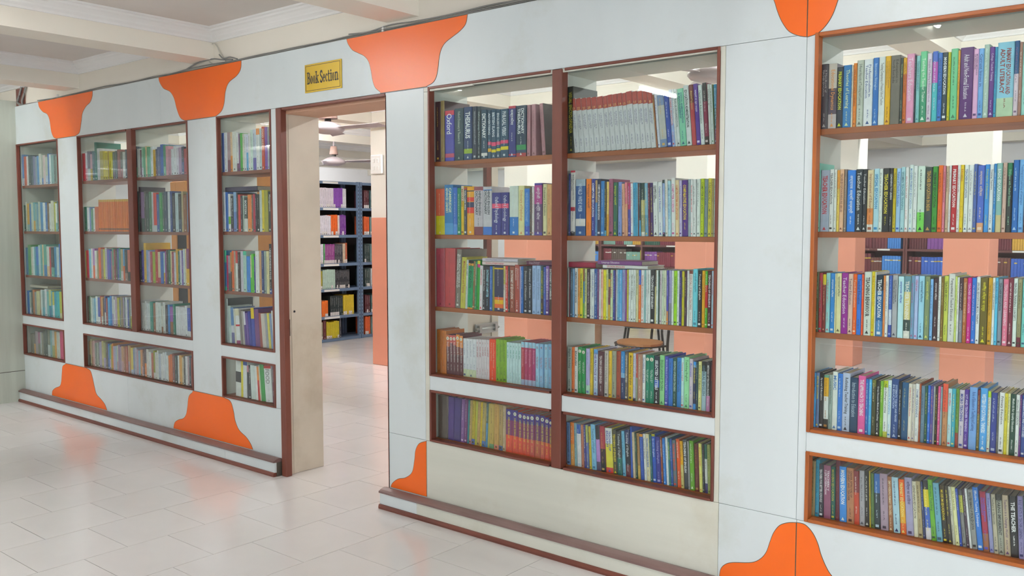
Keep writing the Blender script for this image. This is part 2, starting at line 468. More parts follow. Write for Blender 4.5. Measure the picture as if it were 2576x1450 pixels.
inlay(traced([(205, 548), (212, 580), (232, 605), (255, 618), (268, 650), (277, 710), (290, 742), (305, 749)], [(500, 485), (499, 520), (488, 552), (464, 577), (446, 612), (440, 655), (430, 715), (408, 734)], 0, 0, 2.1467, zt_, zb_))
inlay(traced([(857, 410), (861, 442), (883, 478), (918, 496), (940, 532), (955, 590), (975, 638), (1005, 654)], [(1304, 322), (1300, 375), (1278, 411), (1237, 446), (1219, 492), (1211, 560), (1195, 603), (1160, 633)], 0, 0, 2.1467, zt_, zb_))
inlay(traced([(1000, 352), (1015, 410), (1055, 465), (1110, 494), (1165, 522), (1203, 570), (1225, 650), (1240, 740), (1265, 812), (1315, 856)], [(2122, 125), (2105, 222), (2050, 290), (1980, 345), (1918, 395), (1882, 450), (1862, 522), (1850, 622), (1833, 712), (1800, 768), (1742, 801)], 600, 0, 3.68, zt_, zb_))
# the last one stands on the bookcase corner: two sheets joined along the seam
PL = [wall_pt(u, v) for u, v in ((2031, 93.5), (2010, 91), (1985, 80), (1967, 56), (1955, 28), (1946, 0))]
inlay([(-1.2325, zt_)] + smooth([(-1.2325, PL[0][1])] + PL[1:] + [(-1.40, 2.42), (-1.47, 2.455), (-1.53, zt_)]))
PR = [wall_pt(2000 + a / 4.028, b_ / 4.028) for a, b_ in ((132, 378), (200, 355), (262, 318), (330, 242), (385, 150), (420, 60), (440, 0))]
inlay([(-1.2315, zt_)] + smooth([(-1.2315, PR[0][1])] + PR[1:] + [(-1.08, 2.42), (-1.02, 2.455), (-.96, zt_)]))
zl_, zk_ = ZS + .008, ZL - .002
inlay(traced([(432, 1300), (435, 1265), (460, 1240), (495, 1225), (508, 1190), (514, 1110), (520, 1060), (545, 1042)], [(888, 1420), (870, 1376), (840, 1335), (802, 1292), (785, 1232), (768, 1152), (750, 1097), (720, 1077)], 0, 600, 3.296, zl_, zk_))
inlay(traced([(937, 248), (944, 222), (965, 206), (990, 199), (1005, 178), (1012, 140), (1020, 80), (1042, 57)], [(1367, 362), (1355, 338), (1330, 300), (1292, 262), (1271, 212), (1262, 160), (1245, 107), (1210, 87)], 0, 960, 2.1467, zl_, zk_))
P3 = [wall_pt(a / 2.1467, 960 + b_ / 2.1467) for a, b_ in ((2110, 575), (2120, 548), (2150, 526), (2190, 519), (2225, 490), (2238, 425), (2244, 372), (2264, 335), (2303, 321))]
inlay(smooth([(P3[0][0], zl_)] + P3[1:-1] + [(-3.1752, P3[-1][1])]) + [(-3.1752, zl_)])
P4 = [wall_pt(1760 + a / 2.636, 900 + b_ / 2.636) for a, b_ in ((130, 1440), (140, 1400), (170, 1370), (220, 1358), (340, 1358), (400, 1335), (440, 1290), (465, 1222), (490, 1160), (530, 1112), (585, 1094), (637, 1092))]
inlay(smooth([(P4[0][0], zl_)] + P4[1:-1] + [(-1.2305, min(P4[-1][1], zk_))]) + [(-1.2305, zl_)])
P5 = [wall_pt(1760 + a / 2.636, 900 + b_ / 2.636) for a, b_ in ((642, 1092), (700, 1107), (750, 1160), (785, 1232), (808, 1310), (842, 1390), (880, 1450))]
inlay(smooth([(-1.2295, min(P5[0][1], zk_))] + P5[1:] + [(-1.03, .165), (-.98, zl_)]) + [(-1.2295, zl_)])

# ---- doorway: brown stile and head, worn cream reveal, tan soffit
dr = empty('door_1', (0, 0, 0)); tag(dr, 'open doorway with brown edging and a worn cream reveal', 'doorway', kind='structure')
rectpart('door_stile', dr, DO[0], -4.342, -.012, .03, 0, ZT - .002, 'wood_dark', .003)
rectpart('door_stile', dr, -3.462, -3.454, .0, .03, .02, ZT - .012, 'wood_dark')
rectpart('door_head', dr, DO[0], DO[1], -.004, .03, 2.177, ZT - .001, 'wood_dark_h', .002)
jb = rectpart('jamb', dr, DO[0] + .004, -4.370, .03, PD, 0, 2.178, 'laminate_old', .002)
rectpart('strike_plate', dr, -4.371, -4.3685, .036, .052, .845, .945, 'steel_dark')
MB().tube([(-4.3705, .085, .99), (-4.3680, .085, .99)], .007, 'black', 10).build('screw_hole', dr)
rectpart('jamb_bead', dr, -4.3705, -4.367, .062, .066, 0, 2.17, 'laminate_old')
rectpart('jamb', dr, DO[1] - .002, -3.42, .03, PD, 0, 2.178, 'laminate_old', .002)
rectpart('head_lining', dr, -4.374, DO[1], .03, PD, 2.162, 2.178, 'soffit_brown')
# door leaf swung open into the book section, with a glazed upper panel and a slide bolt
lf = empty('door_leaf', (-3.44, PD, 0)); tag(lf, 'open cream door leaf with brown glazing beads and a steel slide bolt', 'door')
LW = 0.575
for y0, y1 in ((.0, .09), (LW - .06, LW)): rectpart('stile', lf, -.018, .018, y0, y1, .01, 2.15, 'laminate_old', .002)
for z0, z1 in ((.01, .16), (2.05, 2.15)): rectpart('rail', lf, -.018, .018, .09, LW - .06, z0, z1, 'laminate_old', .002)
rectpart('lower_panel', lf, -.009, .009, .09, LW - .06, .16, 1.04, 'laminate_old')
rectpart('glass_pane', lf, -.003, .003, .1, LW - .07, 1.06, 2.04, 'glass')
for y0, y1 in ((.09, .13), (LW - .1, LW - .06)): rectpart('glazing_bead', lf, -.014, .014, y0, y1, 1.05, 2.05, 'wood_dark')
rectpart('glazing_bead', lf, -.014, .014, .09, LW - .06, 1.03, 1.07, 'wood_dark')
bo = MB()
bo.tube([(.032, .36, .9), (.032, .56, .9)], .008, 'steel', 10); bo.box(.018, .026, .36, .56, .87, .93, 'steel', .001); bo.box(.02, .042, .38, .40, .88, .92, 'steel'); bo.box(.02, .042, .52, .54, .88, .92, 'steel')
bo.build('slide_bolt', lf)

# ================================================================== BOOKCASES
SHW = {}
def bookcase(key, x0, x1, zs, mull, woods, f, d, label, back=None, lower_split=True, tray='shelf_wood'):
    """built-in case: zs = tops of the loose shelves; mull = (x0, x1) of the middle post or None"""
    wv, wh = woods
    e = empty('bookcase', ((x0 + x1) / 2, 0, 0)); tag(e, label, 'bookcase')
    cx = (x0 + x1) / 2
    def part(name, a, b_, y0, y1, z0, z1, m, bv=0.0, **kw):
        return rectpart(name, e, a - cx, b_ - cx, y0, y1, z0, z1, m, bv, **kw)
    t = 0.012
    yi = d + .004
    sl = t if key != 'A' else -.001
    part('side_panel', x0 - sl, x0 - sl + t, yi, PD, ZL, ZT, 'carcass'); part('side_panel', x1 - .0005, x1 + t, yi, PD, ZL, ZT, 'carcass')
    x0_, x1_ = x0, x1
    x0, x1 = x0 - sl, x1 + t           # the carcass is wider than its opening
    part('top_panel', x0 + t, x1 - t, yi, PD, ZT - .018, ZT + .001, 'carcass')
    part('bottom_panel', x0 + t, x1 - t, yi, PD, ZL - .016, ZL + .012, tray)
    part('middle_deck', x0 + t, x1 - t, yi, PD, ZR1 - .004, ZR1 + .011, tray)
    part('middle_deck', x0 + t, x1 - t, yi, PD, ZR0 - .012, ZR0 + .004, 'carcass')
    x0, x1 = x0_, x1_
    bays = [(x0, x1)]
    lb = [(x0, x1)]
    if mull:
        bays = [(x0, mull[0]), (mull[1], x1)]
        part('post', mull[0], mull[1], -.008, d + .006, ZR1 if not lower_split else ZL + .001, ZT - .002, wv, .003)
        part('divider', (mull[0] + mull[1]) / 2 - .009, (mull[0] + mull[1]) / 2 + .009, d + .006, PD, ZR1 + .011, ZT - .018, 'carcass')
        if lower_split:
            lb = bays
            part('divider', (mull[0] + mull[1]) / 2 - .009, (mull[0] + mull[1]) / 2 + .009, d + .006, PD, ZL + .012, ZR0 - .012, 'carcass')
    for a, b_ in bays:
        part('rail', a + (.0 if a == x0 else .0), b_, .0, d, ZR0 - .0006, ZR1 + .0006, 'laminate', .001) if lower_split else None
        for z0, z1, A, B_ in ((ZR1, ZT, a, b_),):
            part('frame_stile', A, A + f, -.006, d, z0, z1, wv, .002) if A == x0 else None
            part('frame_stile', B_ - f, B_, -.006, d, z0, z1, wv, .002) if B_ == x1 else None
            part('frame_rail', A + f, B_ - f, -.006, d, z1 - f, z1, wh, .002)
            part('frame_rail', A + f, B_ - f, -.007, d, z0, z0 + f * .9, wh, .003)
            part('glass_pane', A + f * .6, B_ - f * .6, d, d + .004, z0 + f * .5, z1 - f * .5, 'glass')
    if not lower_split:
        part('rail', x0, x1, .0, d, ZR0, ZR1, 'laminate', .001)
    for a, b_ in lb:
        part('frame_stile', a, a + f, -.006, d, ZL, ZR0, wv, .002) if a == x0 else None
        part('frame_stile', b_ - f, b_, -.006, d, ZL, ZR0, wv, .002) if b_ == x1 else None
        part('frame_rail', a + f, b_ - f, -.006, d, ZR0 - f, ZR0, wh, .002)
        part('frame_rail', a + f, b_ - f, -.009, d, ZL, ZL + f * .9, wh, .003)
        part('glass_pane', a + f * .6, b_ - f * .6, d, d + .004, ZL + f * .5, ZR0 - f * .5, 'glass')
    for i, (a, b_) in enumerate(bays):
        aa = a - sl + t if a == x0 else (mull[0] + mull[1]) / 2 + .009
        b2 = b_ if b_ == x1 else (mull[0] + mull[1]) / 2 - .009
        for z in zs:
            part('shelf', aa, b2, yi + .004, PD - .002, z - .021, z, tray, .001)
    if back: part('back_panel', x0, x1, PD, PD + .01, ZL, ZT, back)
    return e
bookcase('A', AX[0], AX[1], (1.846, 1.46, 1.088), None, ('wood_dark', 'wood_dark_h'), .012, .022, 'narrow dark framed bookcase beside the grey pillar', back='laminate_old', tray='shelf_wood_dull')
bookcase('B', BXX[0], BXX[1], (1.85, 1.463, 1.102), (-6.152, -6.082), ('wood_dark', 'wood_dark_h'), .012, .022, 'two bay dark framed bookcase between two white columns', lower_split=False, tray='shelf_wood_dull')
bookcase('C', CX[0], CX[1], (1.845, 1.468, 1.09), None, ('wood_dark', 'wood_dark_h'), .012, .022, 'narrow dark framed bookcase next to the doorway', tray='shelf_wood_dull')
bookcase('D', DX[0], DX[1], (1.825, 1.459, 1.093), (-2.374, -2.320), ('wood_dark', 'wood_dark_h'), .012, .034, 'two bay brown framed bookcase in a beige surround')
bookcase('E', EX[0], EX[1], (1.854, 1.481, 1.111), (-.427, -.373), ('wood_orange', 'wood_orange_h'), .014, .034, 'bookcase with a bright orange brown wooden frame')
# ================================================================== BOOKS
# One line per book, read off the photograph: left edge, right edge (both at the foot), top, colours
# (hex, and hex@part of the height from which it goes on downwards) | lettering | its colour | lean
# Edges are written in the enlarged crop named by (ox, oy, s): picture pixel = o + value / s.
ROWS = {}
ROWS['E1'] = (2000, 0, 4.028, 1.854, 'E', '''
255,325,650,4a4650|A Handbook of/TEACHER EDUCATION|b8b0b0;327,412,645,d8ccc0,55485a@.38,c8bebe@.78|Educational Dynamics|f0a050;415,475,680,1c2838|PRIMARY EDUCATION|d8e020;476,560,660,2a7fc0|Theories of Learning|e4f0b8
560,577,660,ece0c8||8a4a30;578,612,640,f08a1e|OPEN AND DISTANCE LEARNING|8a3c10;615,680,610,c9cfc0|Different Aspects of Teaching and Learning|6a7068;685,775,600,f0f2f4|Professionalism in/Teacher Education|3a5a9a;777,832,585,2a76c8|Innovative Strategies|b8d8f4
835,898,575,eaf0ee|Teaching Competency of Primary School Teachers|6a6a6a;900,954,568,f2b90f|Teacher Education Programmes/Through Distance Education|a05a10;955,1052,560,7b7469|Education in/North East India|3a3430;1055,1079,585,3e4a48|TEACHERS IN|c0c890
1080,1115,585,f0b428,d9732b@.25|Learning the Foundation of Education|7a3010;1116,1195,545,f0a3c8|Teachers Education|fae0ee;1196,1211,560,22303c||90b0c0;1212,1251,565,8fd0d0|TEACHERS IN LEARNERS|4a8aa0;1253,1319,520,74d69c,3f9f78@.5|Teaching the Teacher Trainer|e8f8e8
1322,1370,540,ecdcec|Principles of Teaching in Elementary Schools|9a6aa0;1375,1430,520,4a70d0,d060c8@.15,50c8d0@.45||e0e8f8;1432,1475,535,3f7fd8|LANGUAGE FOR THE TEACHER|1f3f80;1476,1530,530,2f4350|MODERN EDUCATION|f0f4f4;1531,1558,528,d8cf20||7a7a10
1562,1632,492,78d59c||3a7a5a;1633,1654,510,f2b030||8a4a10;1655,1788,480,63307a|Adult and Non-Formal Education|ece4f0;1790,1841,495,f0b8e0|MODERN METHODS/OF TEACHING|5a3a70;1842,1894,490,78b4f0|Current Issues in|2a50a0
1895,1950,450,b9d2c4||e8f4ec;1951,2002,475,6a3490|College Teacher Training|d8c8ec;2003,2029,475,2f9fc8||1a5a80;2030,2200,425,8fd0e8,c0dcb8@.75|PRIMARY EDUCATION AND/ADULT LITERACY|9a4040;2203,2250,412,1f5a90,e8d4e0@.44||8a6a90
2251,2285,425,a87a6a||e8dcd4;2286,2350,430,9fdcd0||4a8a88;2352,2420,420,d8d4c0||555555;2425,2500,430,b04a38||e8d8c8
''')
ROWS['E2'] = (2000, 340, 4.472, 1.481, 'E', '''
248,273,318,8fdcc8||2f6f60;277,374,395,a9b4c8|TEACHER EDUCATION|c8343c;376,421,385,eef0ee|TEACHER EDUCATION|3a3a3a;425,456,388,eef0ea||7a7a80;460,488,395,f5a83c,f8d860@.3||b05a10;490,535,385,f6c39a|TEACHER EDUCATION IN INDIA AND ABROAD|7a3a30
540,569,385,9a8478||d0c4b8;575,666,395,2f86e8|अध्यापक शक्षिा सम्बन्धी|f0f4fa;670,746,383,2c353c|Teacher Education|f0f0f0;748,794,383,23292f|Teacher Education|e0e0e0;800,869,393,e8d4a8,e8904c@.62,e8e4dc@.88|Improvement of Education|a05a3a;873,931,378,b8e0ec|SPECIAL EDUCATION|2a8ac8
932,971,380,eef2ea||5a6a60;975,1046,372,2d2d2f|TEACHER EDUCATION|e8d830;1047,1088,372,26262a|LEARNING TO LEARN|f0f0f0;1089,1122,375,d8bf1c|TEACHER TRAINING|6a5a10;1125,1172,375,a6cdf2|Future of Teacher Education|2a58c0;1175,1220,360,b6dfe6|WOMEN TEACHER TRAINING|3a7a90
1224,1262,363,f0f0ee||c86a70;1268,1312,335,e6f2ee|MODERN PRIMARY EDUCATION|6a94cc;1315,1358,345,f0f2f0||8a9aa0;1363,1444,348,dff0e2,7fe05a@.7||2a3a30;1450,1526,360,3c4a48|TEACHER EDUCATION IN INDIA|d8a850;1528,1586,352,3f9a34|PRIMARY EDUCATION|1f4a20
1592,1642,340,f5721c||a03a08;1645,1674,348,ee8a9e|PLANNING OF TEACHER EDUCATION|a03050;1680,1713,348,d8b898||6a4a3a;1715,1738,340,f2f0ee||c06060;1742,1806,340,c4242c|PRIMARY EDUCATION|f8f0f0;1807,1840,335,f0f0ee||b05a5a;1841,1879,335,f6d417|Education|c86a20
1885,1931,335,eef4f0|TEACHER EDUCATION|3a5a9a;1935,1989,338,f2f4f2||9a9aa0;1990,2029,325,5069b0||d8c860;2033,2110,340,4f6fd0,e8a878@.86|अध्यापक शिक्षा|f4d8c0;2115,2165,330,3f9be8|Principles of Education|d8e050;2168,2212,330,f0f4f4|Training Teachers|3a4a5a
2215,2243,322,2f8fd8||d0e8f8;2245,2309,315,8fc0b8,d8c890@.75|BASIC EDUCATION|f4f8f4;2315,2360,310,ddb8a8||8a5a4a;2365,2421,312,1f7a50,2a3230@.18|Dialogues with Teacher Educators|a0d8b0;2430,2496,280,1f6ec0||b8d8f4;2500,2560,275,78b8f0|Teaching and Learning of Languages|2f68b8
2562,2620,222,6a2430||d0b060;2625,2690,300,e0d8c8||5a5a5a;2695,2750,310,4a7ab0||e8e8f0
''')
ROWS['E3'] = (2000, 600, 4.472, 1.111, 'E', '''
226,255,380,5a6a48||b8c4a0;257,296,390,b0303c||50a0a0;298,335,405,e8d020,8a2f28@.18||e8b890;337,382,390,9fdcdc||d07070;385,435,393,2f8fe0|अध्यापक शिक्षा|f0f8ff;436,451,395,f0e8b8||6a6a4a;452,508,393,f0ebb0|प्राथमकि शिक्षा|6a6a48;510,583,390,a3239f|Teacher Education|f8e8f8
585,638,400,f0c8b4|Teacher Education|6a3a4a;640,682,402,ff6a10|Teacher Education|f8d0b0;683,735,408,3a7fe6|Teacher Education|1a2a80;736,758,405,ff5a10||f8d8c0;763,845,378,dfe6dc|TEACHING BEHAVIOUR|3a3a3a;848,882,375,f2dc10|Models of Teaching in Education|d05a20;883,897,380,e8e8e0||3a3a3a
898,976,415,1c3040,1a64a0@.25,4a88c0@.75|TEACHER EDUCATION|f4f8f8;978,1000,420,e88a3c||f0d8c0;1001,1036,420,f0f0ec||6a6a8a;1040,1076,420,3a62c0,d8e0f0@.55,3a50b0@.8||a0b8e8;1080,1136,415,b8b8bc|QUALITY CONCERNS IN/TEACHER EDUCATION|4a4a58
1143,1207,430,c8f0f8|अध्यापक शिक्षा|2a50c0;1211,1283,425,6a9aa8,e8d890@.25,3a4a48@.7,e8e4dc@.88|TEACHER TRAINING|f8f4e8;1287,1326,420,7fa8c8||b04a80;1328,1370,425,b8c8f0|शिक्षा के मूल|d04a88;1375,1438,425,a8e0f8|प्राथमकि शिक्षा|3a6a90;1443,1498,430,8a9a70|अध्यापक शिक्षा|e8e870
1503,1536,460,88c0f8||2a5aa0;1540,1592,450,46262c|अध्यापक शिक्षा|f4ecec;1595,1623,430,f2f4f2||6a6a6a;1627,1655,440,8a6a20||d0c080;1657,1704,425,d0d858|TEACHER EDUCATION|3a4a2a;1708,1780,400,e4e4dc|Perspectives in Teacher Education|5a5a5a;1782,1804,430,d8e878||4a6a2a;1805,1828,440,eef0ee||c05a3a
1830,1871,445,4a3038,8a8a94@.5||e0d0d0;1872,1916,450,b8682c|TRAINING OF TEACHERS FOR SECONDARY SCHOOLS|f0d0a8;1918,1966,445,d8148c|TEACHER EDUCATION|f4c8e4;1968,2018,445,2a78d8||d0b8f0;2020,2062,435,f2f4f2|SPECIAL EDUCATION MUSIC THERAPY|4a4a5a;2065,2146,445,6f6010|वशििष्ट शिक्षा का प्रारूप|e8e020
2152,2198,445,d8a41c||6a4a10;2200,2228,445,f2f2ee|TEACHING AND LEARNING|3a4a4a;2230,2262,445,5cc8f0|PEACE EDUCATION|2a4a90;2265,2311,460,8a98a4|TEACHER EDUCATION|2a3038;2320,2378,460,ec7a98|TEACHING AND LEARNING|f8dce4;2380,2433,450,7a2038||f0d8d8
2435,2480,452,e8f4ec|TEACHER TRAINING CONCEPTS|2a3a3a;2484,2530,460,a49c70,7a2438@.86||4a4a30;2535,2585,460,7fd8d0||3a6a88;2590,2640,455,e8e0d0||5a5a5a;2645,2720,450,3a4a78||d8d8e8
''')
ROWS['E4'] = (2000, 860, 4.472, 0.753, 'E', '''
192,225,350,4fb0f0|Special Education|1a2a5a;226,262,350,6f86b0|SPECIAL EDUCATION|f0e030;263,309,350,26262a|Special Education|f0f0f0;311,366,375,6aaa90,f0b818@.05,e8ece8@.4,26261f@.82||b07a20;368,408,375,9fb0a8|Creativity in Student Teachers|3a4a48;409,466,340,eef2ea|MUSIC|4a88c8;468,520,360,2f7fe0||c8e0f8
521,605,355,c4cfe8|Rethinking Teacher Training|2a2a3a;607,695,405,284868|Introduction to Education|b8c8d8;697,780,385,f060a8|THE APPROACH TO TEACHING|fdf0f6;781,815,420,2470c0||d0e4f8;816,849,425,4fb4f0||b8f0e0;850,896,430,7a7a34,4a4a24@.12||d8c8a0;898,942,440,2a2a28|Group Discussion Methods of Teaching|e8e8e8
943,979,445,7fb82c||e0e8a0;980,1028,440,c0cc20,f0f4ee@.12,c8cc50@.9|Future Challenges of Learning|2a2a2a;1030,1069,435,e4f4f4|LESSON PLANNING|4a9ad8;1070,1150,420,274a8a|SYSTEMATIC THEORY AND PRAXIS/IN EDUCATION|b8c8e8;1151,1185,455,20242c||d8d8d8;1186,1258,460,1f5a88||a0a888
1259,1300,475,f0e8d8|Quality Issues in Teacher Education|c83a34;1301,1336,480,d8d0c4||6a5a9a;1337,1381,475,f2f2ee|SWAMI VIVEKANANDA|4a6a98;1382,1401,475,a84a20||e0c0a0;1402,1445,500,6a8aa0||24406a;1447,1476,500,145848||d0d870;1477,1508,495,2a70d8||d0e0f8;1509,1540,500,5a50a0||e0a070;1541,1560,505,b0b0b4||5a5a5a
1562,1589,510,20200f||d8b830;1590,1618,505,e8508c||f8e0e8;1619,1640,510,9ab0b8||4a5a5a;1643,1701,475,f05a3c,c88a58@.45||8a4a2a;1703,1746,530,bce4e8|सूक्ष्म शिक्षण|d8304a;1747,1790,530,40b0c8||e8e480;1791,1826,530,6f9a30,a0402c@.75||3a4a14;1829,1886,545,d8ccd8|MICRO TEACHING|3a4aa0
1888,1936,540,5c34a0|ICT AND TEACHER TRAINING|d8d0f0;1941,2031,515,78aae8|Role of Education in Teaching and Learning|284a98;2034,2062,545,7a2a2c,7a6a2c@.4||e0c080;2064,2146,525,4aa4ec|WESTERN EDUCATIONAL THINKERS|e8f6ff;2148,2183,560,b8e020,e0e8d0@.1||a03a3a;2186,2255,575,2f3f98||c0c8e8
2256,2275,575,6a6a60||e0e0d8;2276,2336,575,f0f0ee|Primary Education|2a2a2e;2337,2373,585,e4d430||8a6a20;2374,2400,585,f0ecb0||5a5a2a;2403,2461,590,164a38|Methods for Quality Education|f0f4f0;2464,2506,600,f0f4f0|Alternative EDUCATION|3a4a4a;2508,2529,605,6a2a88||e8d080;2530,2580,605,2f4fa0|TEACHING SKILLS AND STRATEGIES|e8ecf8
2585,2640,610,d8d0c0||555555;2645,2720,605,b03a48||f0e0e0
''')
ROWS['E5'] = (2000, 1080, 3.918, 0.416, 'E', '''
148,191,315,a8946c||6a5a40|0;192,231,305,0f94b8||0a5a78|0;233,276,345,33323f|TEACHERS FOR BETTER SCHOOLS|e4e4e8|-.02;278,349,362,9c5878|TEACHERS V/S LIFE SATISFACTION|f0e0e8|-.02;351,392,375,0f6054|MODERN EDUCATION|c8c040|-.02;394,435,310,6a2030||8a4a50|-.01;437,506,375,3a92e8|MODERN EDUCATION|f4faff|-.03
508,580,388,c08058|CAREER APPROVAL OF/STUDENT AND TEACHER|6a3a28|-.03;582,633,420,8a2a34,d04a30@.4||f0d0c8|-.04;635,686,415,b0aab0||5a5a60|-.03;688,734,415,25221c||d0d0c8|-.04;735,746,418,d8b820||6a5a10|-.04;748,781,440,5a7a40||2a4020|-.04;783,839,445,3a70b8,20343c@.35||b8d0e0|-.04;843,921,448,b49aac||4a3a4a|-.05
925,968,475,a86a40|EMPOWERING PRIMARY TEACHERS|f0dcb0|-.06;971,1036,485,b4d8e8||2a3a7a|-.07;1041,1096,505,ff6a10,f8b420@.4,f86a18@.8|PRIMARY EDUCATION|f8e080|-.07;1098,1171,488,b0a8cc|शिक्षा का इतिहास|4a3a6a|-.07;1173,1214,525,e8e0c4|GANDHIAN EDUCATION|4a3a2a|-.07;1216,1261,525,c0ac80||5a4a30|-.08;1263,1286,530,304070||a0a8d8|-.08
1290,1345,520,38383c,e8d020@.15,4068c8@.45,e0d8e0@.8||f8f080|-.09;1346,1393,512,6fb830|Practice Teaching|2a5a30|-.1;1396,1456,545,6fb4cc||2a5a70|-.1;1461,1505,565,4a3a14,201c14@.5|MUSEUM EDUCATION|f0d820|-.1;1511,1552,570,3a3428||d8c840|-.1;1555,1582,580,d0ccb8||5a5a4a|-.11;1583,1623,585,f0eeb0||8a7a40|-.11;1624,1649,600,2a50b8||c8d0f0|-.11
1652,1690,610,5a5a60,c8c850@.1,8a8a88@.4||2a2a2a|-.11;1692,1722,605,4a3848||c8b8c8|-.11;1723,1745,600,f0f0f0||8a8a8a|-.12;1746,1797,612,a0a09c|ROLE PERFORMANCE OF SPECIAL EDUCATION|2a2a2a|-.11;1801,1856,592,2a80e0|Effective Teaching Techniques|e8f0fc|-.12;1858,1916,630,b02848,a86a48@.7|TEACHING READING/SUCCESSFULLY|5a5ac8|-.1;1919,1961,645,9a9ed0|Primary Education|4a4aa0|-.1
1963,2006,655,c8bea4|Teachers in Classroom|5a5a58|-.09;2007,2063,655,2a2824,a8a898@.1|HEARING IMPAIRMENT|4a4a48|-.08;2067,2127,665,c8b498|Teachers in a Changing World|6a4a78|-.08;2131,2202,672,1f1f22|THE TEACHER|f4f4f4|-.07;2206,2262,672,9a90c4|ROLE OF ICTs IN TEACHER LEARNING|2a2a6a|-.06;2266,2330,690,3a6a58||d8e0d0|-.06;2335,2400,700,c0683a||f0e0d0|-.06
''')
ROWS['L1'] = (1085, 240, 8.055, 1.825, 'D', '''
75,190,130,43262e||e0b040;192,265,110,a98f55,43262e@9||8a6a30;275,460,310,e02848,4340b0@.09,c84a6a@.85,4a44b8@.93|Oxford|f4f4fa;470,650,265,1d4250|Oxford Dictionary & Thesaurus III|c8d4c8;657,825,235,1a3a70,a0c030@.79,24487a@.88|THESAURUS|f0f4f8;830,925,225,1c2c44|Oxford Dictionary of Quotations and Proverbs II|b8c0c8;928,1000,225,16303c|Oxford Language Reference I|b8c8c8
1005,1130,290,1f4a64,e8e8e4@.88,1f4a64@.94|DICTIONARY|f4f6f6;1140,1211,310,24506e,e84a78@.65,24506e@.72,f0b810@.79,24506e@.86|ADVERTISING|d8e0e8;1213,1308,290,24506e,e84a78@.67,24506e@.75,f0dc20@.82,24506e@.88|BRITISH SLANG|d8e0e8;1312,1395,285,24506e,e84a78@.66,24506e@.73,f0dc20@.8,24506e@.86|ENGLISH IDIOMS|d8e0e8;1398,1555,275,24506e,e84a78@.64,24506e@.71,f0dc20@.77,24506e@.84|PHRASAL VERBS|d8e0e8
1562,1705,215,c8304c,353a88@.05,c8304c@.94,353a88@.97|शब्दकोश|f4f4f8;1715,1915,205,1f3f5a,2a9a58@.77,24486a@.87,b84048@.93|DICTIONARY/THESAURUS|f0f4f4;1930,1998,195,c08a94||8a5a64|.01;2033,2120,180,c08a94||8a5a64|-.01;2245,2317,160,c08a94,3a2c32@9||8a5a64|-.075
''')
ROWS['L2'] = (1085, 450, 8.31, 1.459, 'D', '''
85,275,210,f07050,e4d820@.59||f8e0c0;276,455,125,2f86c8,5aa8e4@.77|CAMBRIDGE/ADVANCED LEARNER'S|f0f4c8;457,541,180,2f6fd0,5a98e8@.78||c8dcf8;543,620,190,168a5c||d8f0dc;622,678,150,ecd8b8,f0c810@.31|RETAILING|a05a20;682,741,185,c84a34,4a4a58@.04|YOU CAN WIN|e8e8ec
745,889,165,f9ae10,2a3050@.08,f9ae10@.1,f03a20@.22,f9ae10@.31,2f3560@.32,f03a20@.43,f9ae10@.55||f8f0e0;891,1076,165,a85a64,d6ccd4@.08,8a4450@.83|HINDI ENGLISH/DICTIONARY|4a5058;1080,1261,165,d4d0d6,4a88d8@.06,d4d0d6@.08,3f7cd8@.83|HINDI ENGLISH/DICTIONARY|4a5058
1265,1456,290,39378c,f0587c@.26,39378c@.37|Oxford Psychology|e8eaf4;1460,1612,285,39378c,f0587c@.26,39378c@.37|Oxford Sociology|e8eaf4;1630,1813,150,dfe9e0,2a80d4@.63||e8f4fc;1819,1941,145,ece6a4|Dictionary of Psychology|e08a4a;1943,2050,205,2f80dc,3a58c8@.8|HINDI ENGLISH DICTIONARY|8ab8e8
2053,2093,170,5a4a40||c8a080;2096,2144,160,e8e4e0||c07a70;2148,2311,90,5a48a8,c04a98@.04,6a4a78@.4,5a48a8@.94|अंग्रेजी - हनि्दी कोश|f4ecf4;2328,2409,110,f0eab4|Dictionary of Education|4a4a40;2415,2516,115,f8c080||b07a4a
''')
